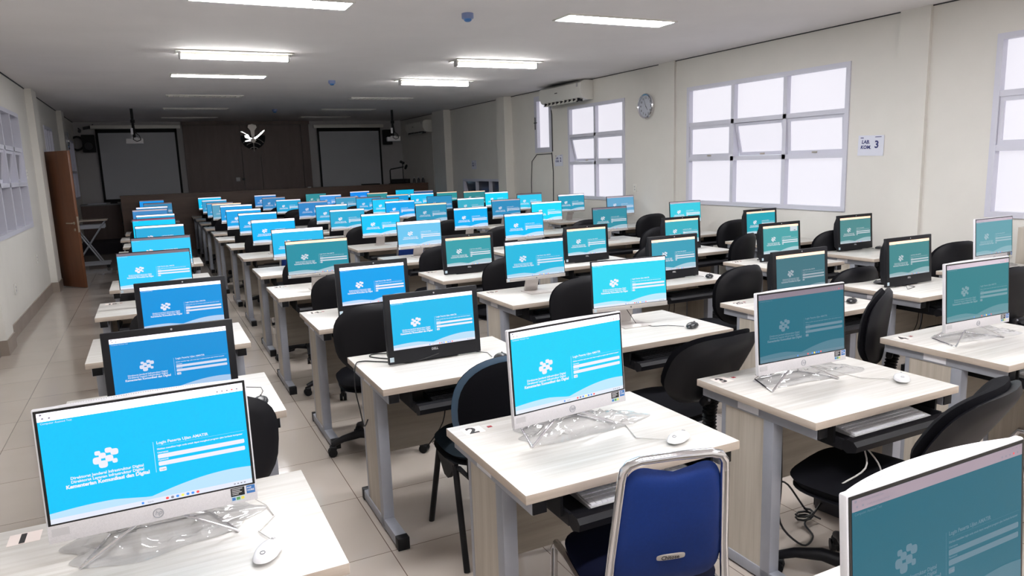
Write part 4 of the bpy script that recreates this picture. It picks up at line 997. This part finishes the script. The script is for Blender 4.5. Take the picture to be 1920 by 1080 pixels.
# ------------------------------------------------------------------ mice, keyboards, plastic film, cables
def mouse(name, mat, logo):
    t = thing(name)
    MB().pad(.062, .112, .034, lambda u, v, d: Vector((u*(1-.12*(v/.056)**2), v, .006+(d+.0)*(1.0 if d > 0 else .3)*(1.15-2.2*abs(v+.008)) + .004)), n=2.4, power=2.2).build('body', mat, t, angle=70)
    MB().tube([(0, .032, .026), (0, .045, .021)], .004, 8).build('scroll_wheel', MT['greyst'] if logo else MT['gbox'], t)
    if logo: MB().tube([(.006*math.cos(k/14*6.2832), -.032+.006*math.sin(k/14*6.2832), .0265+.0008*math.sin(k/14*6.28)) for k in range(14)], .0008, 5, closed=True).build('logo', MT['gbox'], t)
    return t
WMO, BMO = mouse('computer_mouse', MT['wmouse'], True), mouse('computer_mouse', MT['bmouse'], False)
def put_mouse(pr, x, y, a, cab, lab):
    o = take(pr); o.location = (x, y, .7505); o.rotation_euler.z = R(a)
    inv = Matrix.Translation((x, y, .7505)) @ Matrix.Rotation(R(a), 4, 'Z'); inv.invert()
    MB().tube([inv @ Vector(p) for p in cab], .0018, 6).build('cable', MT['wcable'] if pr is WMO else MT['bcable'], o)
    tag(o, lab, 'mouse', 'computer mice on the desks')
put_mouse(WMO, .165, 1.745, -28, [(.19, 1.79, .757), (.16, 1.88, .753), (.21, 1.95, .753), (.2, 2.02, .755), (.14, 2.1, .78)], 'white mouse with round grey logo on the number one desk')
put_mouse(WMO, 1.485, 1.81, -64, [(1.45, 1.83, .757), (1.38, 1.9, .753), (1.42, 2.02, .753), (1.36, 2.12, .77)], 'white mouse beside the plastic film on the number two desk')
put_mouse(WMO, 2.665, 1.85, -50, [(2.63, 1.88, .757), (2.56, 1.96, .753), (2.55, 2.08, .753), (2.45, 2.16, .78)], 'white mouse on the number three desk near its corner')
put_mouse(BMO, 2.606, 3.064, -58, [(2.57, 3.09, .757), (2.52, 3.17, .753), (2.44, 3.2, .753), (2.4, 3.3, .753), (2.37, 3.36, .84), (2.35, 3.36, .86)], 'black mouse on the desk behind the number two desk and beside the office chair')
put_mouse(BMO, .31, 2.985, -10, [(.31, 3.04, .757), (.34, 3.14, .757), (.34, 3.2, .757), (.27, 3.2, .77), (.14, 3.14, .757)], 'black mouse at the edge of the second row door-side desk')
put_mouse(BMO, 1.424, 3.058, -40, [(1.4, 3.1, .757), (1.42, 3.2, .753), (1.37, 3.26, .753), (1.3, 3.3, .77)], 'black mouse half hidden behind the white computer on desk two')
put_mouse(BMO, 3.85, 3.037, -60, [(3.82, 3.05, .757), (3.7, 3.12, .753), (3.66, 3.28, .77)], 'black mouse beside the turned swivel chair in the second row')
put_mouse(BMO, 3.824, 4.303, -45, [(3.8, 4.34, .757), (3.78, 4.45, .753), (3.7, 4.5, .77)], 'black mouse on the third row desk before a peach-barred screen')
put_mouse(BMO, 4.56, 3.36, 50, [(4.58, 3.37, .757), (4.6, 3.2, .753), (4.5, 3.12, .753), (4.62, 3.15, .753), (4.66, 3.3, .753)], 'black mouse with tangled cable on the second row desk by the window side')
put_mouse(BMO, 2.78, 5.75, -70, [(2.74, 5.77, .757), (2.7, 5.85, .753), (2.6, 5.85, .77)], 'black mouse on the fourth row desk, third column from door side')
put_mouse(BMO, 6.2, 4.62, -70, [(6.17, 4.65, .757), (6.15, 4.75, .753), (6.1, 4.78, .77)], 'black mouse on the third row window-side desk')
def keyboard(name, base, key):
    t = thing(name)
    pr = [(-.065, 0), (.065, 0), (.065, .022), (-.065, .008)]
    MB().prism(pr, lambda a, b: Vector((-.215, a, b)), lambda a, b: Vector((.215, a, b))).build('body', base, t, smooth=False)
    k = MB()
    for r in range(6):
        y = -.056+r*.0195; z = .0095+.0021*r; n = 21 if r else 1
        xs = [(-.208+q*.0198, .0178) for q in range(21)] if r else [(-.208, .0178), (-.188, .0178), (-.168, .0178), (-.148, .1), (-.046, .0178), (-.026, .0178)]+[(-.006+q*.0198, .0178) for q in range(10)]
        for x, w in xs: k.box(x, x+w, y, y+.017, z-.002, z+.004)
    k.build('keys', key, t, smooth=False)
    return t
WKB, BKB = keyboard('keyboard', MT['greyst'], MT['wkey']), keyboard('keyboard', MT['cap'], MT['key'])
for key in ('B1', 'C1', 'D1', 'B2', 'C2', 'D2', 'E2', 'A2', 'A3', 'B3', 'C3', 'D3', 'E3', 'F3', 'C4', 'D4', 'B6', 'C5', 'E4', 'A1'):
    w = key in ('A1', 'B1', 'C1', 'D1'); dk = DESKS[key]; o = take(WKB if w else BKB); o.location = (dk.location.x+.04, dk.location.y-.232, .6425)
    tag(o, '%s keyboard on the tray of the %s row desk, %s' % ('white' if w else 'black', ORD[int(key[1:])], COLN[key[0]]), 'keyboard', 'keyboards on pull-out trays')
    if key == 'C1':
        inv = o.matrix_basis.inverted()
        P = [(2.30, 1.76, .65), (2.26, 1.70, .6), (2.22, 1.66, .545), (2.13, 1.68, .5), (2.10, 1.72, .455), (2.15, 1.74, .425), (2.22, 1.70, .43), (2.29, 1.66, .47), (2.30, 1.66, .53), (2.27, 1.7, .6), (2.25, 1.78, .66)]
        Q = []
        for i in range(len(P)-1):
            for s in range(4):
                t_ = s/4; p0 = Vector(P[max(0, i-1)]); p1 = Vector(P[i]); p2 = Vector(P[i+1]); p3 = Vector(P[min(len(P)-1, i+2)])
                Q.append(.5*((2*p1)+(-p0+p2)*t_+(2*p0-5*p1+4*p2-p3)*t_**2+(-p0+3*p1-3*p2+p3)*t_**3))
        MB().tube([inv @ q for q in Q], .003, 8).build('cable', MT['wcable'], o)
# crumpled film round the feet of the new computers
def film_wrap(x, y, w, d, a, seed, lab):
    rn = random.Random(seed); n, m = 34, 22
    cr_ = [(rn.uniform(0, 6.28), rn.uniform(5, 16), rn.uniform(0, 6.28), rn.uniform(.006, .016)) for _ in range(7)]
    mb = MB(); V = []
    for i in range(n+1):
        row = []
        for j in range(m+1):
            u, v = i/n*2-1, j/m*2-1
            e = 1+.10*math.sin(3*math.atan2(v, u)+seed)+.06*math.sin(7*math.atan2(v, u)+2*seed)
            xx, yy = u*math.sqrt(1-.35*v*v)*w/2*e, v*math.sqrt(1-.35*u*u)*d/2*e
            hgt = 0
            for th, fr, ph, am in cr_: hgt += am*(1-abs(math.sin(fr*(u*math.cos(th)+v*.6*math.sin(th))+ph)))**2
            r = max(abs(u), abs(v)); tent = .05*max(0, 1-abs(u)/.75)*max(0, 1-abs(v-.15)/.7)
            row.append(mb.bm.verts.new(Vector((xx, yy, .0015+(hgt*.75+tent)*(1-r**3)))))
        V.append(row)
    for i in range(n):
        for j in range(m): mb.bm.faces.new((V[i][j], V[i+1][j], V[i+1][j+1], V[i][j+1]))
    o = mb.build('plastic_film', FILM, angle=28); o.location = (x, y, .7505); o.rotation_euler.z = R(a); tag(o, lab, 'plastic film', 'clear film left on new computers')
film_wrap(-.06, 2.0, .46, .22, 4, 1, 'crumpled clear plastic film round the stand on the number one desk')
film_wrap(1.28, 2.1, .50, .20, -2, 2, 'crumpled clear plastic film round the stand on the number two desk')
film_wrap(2.42, 2.13, .52, .22, -4, 3, 'crumpled clear plastic film round the stand on the number three desk')
film_wrap(3.64, 2.16, .5, .22, -4, 4, 'crumpled clear plastic film round the stand on the number four desk')
film_wrap(5.95, 3.4, .4, .2, -4, 5, 'crumpled clear plastic film under the grey-barred computer by the window')
# cables and boxes below the desks
def smooth_path(P, k=5):
    Q = []
    for i in range(len(P)-1):
        p0 = Vector(P[max(0, i-1)]); p1 = Vector(P[i]); p2 = Vector(P[i+1]); p3 = Vector(P[min(len(P)-1, i+2)])
        for s in range(k):
            t_ = s/k; Q.append(.5*((2*p1)+(-p0+p2)*t_+(2*p0-5*p1+4*p2-p3)*t_**2+(-p0+3*p1-3*p2+p3)*t_**3))
    Q.append(Vector(P[-1])); return Q
pc = MB().tube(smooth_path([(2.32, 2.15, .6), (2.31, 2.13, .28), (2.30, 2.12, .1), (2.36, 2.05, .012), (2.46, 2.08, .01), (2.52, 2.18, .012), (2.6, 2.2, .03), (2.72, 2.25, .05)]), .0045, 6)
pc.tube(smooth_path([(2.28, 2.17, .6), (2.32, 2.2, .3), (2.45, 2.22, .2), (2.55, 2.2, .06), (2.6, 2.16, .02)]), .0045, 6)
pc.tube([(2.54+.045*math.cos(k*.8), 2.2+.03*math.sin(k*.8), .02+.002*k) for k in range(18)], .005, 6)
tag(pc.build('power_cable', MT['bcable']), 'black power cables with a tied bundle on the floor under desk three', 'cable')
vb = thing('voltage_box', (2.82, 2.22, 0), R(8)); MB().box(-.13, .13, -.07, .07, 0, .15, bev=.012).build('housing', MT['gbox'], vb); MB().box(-.1, .1, -.076, -.068, .085, .13, bev=.003).build('faceplate', MT['lbox'], vb)
tag(vb, 'charcoal box with light grey faceplate on the floor under desk three', 'box')
for key, lab in (('B2', 'thin black cable pair hanging under the second row desk behind desk two'), ('D3', 'thin black cable pair hanging below the third row tray, third column from window side'), ('E2', 'thin black cable looping under the second row desk, second column from window side'), ('F3', 'thin black cable pair hanging under the third row window-side desk')):
    dk = DESKS[key]; x, y = dk.location.x, dk.location.y
    tag(MB().tube(smooth_path([(x-.02, y-.05, .6), (x-.04, y-.04, .45), (x-.1, y+.05, .3)]), .003, 6).tube(smooth_path([(x+.02, y-.05, .6), (x+.03, y-.03, .45), (x+.0, y+.05, .3)]), .003, 6).build('hanging_cable', MT['bcable']), lab, 'cable', 'cables hanging under the trays')
dk = DESKS['B2']; x, y = dk.location.x, dk.location.y
tag(MB().tube(smooth_path([(x-.02, y+.02, .78), (x-.16, y+.03, .754), (x-.28, y+.12, .754), (x-.36, y+.18, .754), (x-.405, y+.13, .75), (x-.42, y+.1, .65), (x-.41, y+.08, .55), (x-.4, y+.06, .47), (x-.38, y+.06, .5)]), .003, 6).tube(smooth_path([(x-.05, y+.05, .77), (x-.2, y+.13, .754), (x-.3, y+.24, .754), (x-.25, y+.28, .754), (x-.1, y+.15, .76)]), .003, 6).build('desk_cable', MT['bcable']), 'black cables trailing over the desk corner beside the black computer, second row', 'cable')
# wooden panel at the window wall by the second row
wp = thing('wooden_cabinet', (6.38, 3.15, 0)); MB().box(-.1, .1, -.2, .28, .02, 1.03, bev=.003).build('body', MT['panel'], wp); MB().box(-.1, .1, -.2, .28, 0, .02).build('plinth', MT['cap'], wp, smooth=False)
tag(wp, 'pale narrow wooden cabinet against the window wall behind the last white computer', 'cabinet')

# ------------------------------------------------------------------ daylight outside
w = bpy.data.worlds.new('overcast_sky'); SC.world = w; w.use_nodes = True
bg = w.node_tree.nodes['Background']; bg.inputs['Color'].default_value = (.86, .92, 1, 1); bg.inputs['Strength'].default_value = .9
def drop(o):
    for ch in list(o.children): drop(ch)
    bpy.data.objects.remove(o)
for p_ in list(USED.values()): drop(p_)
bpy.context.view_layer.update()
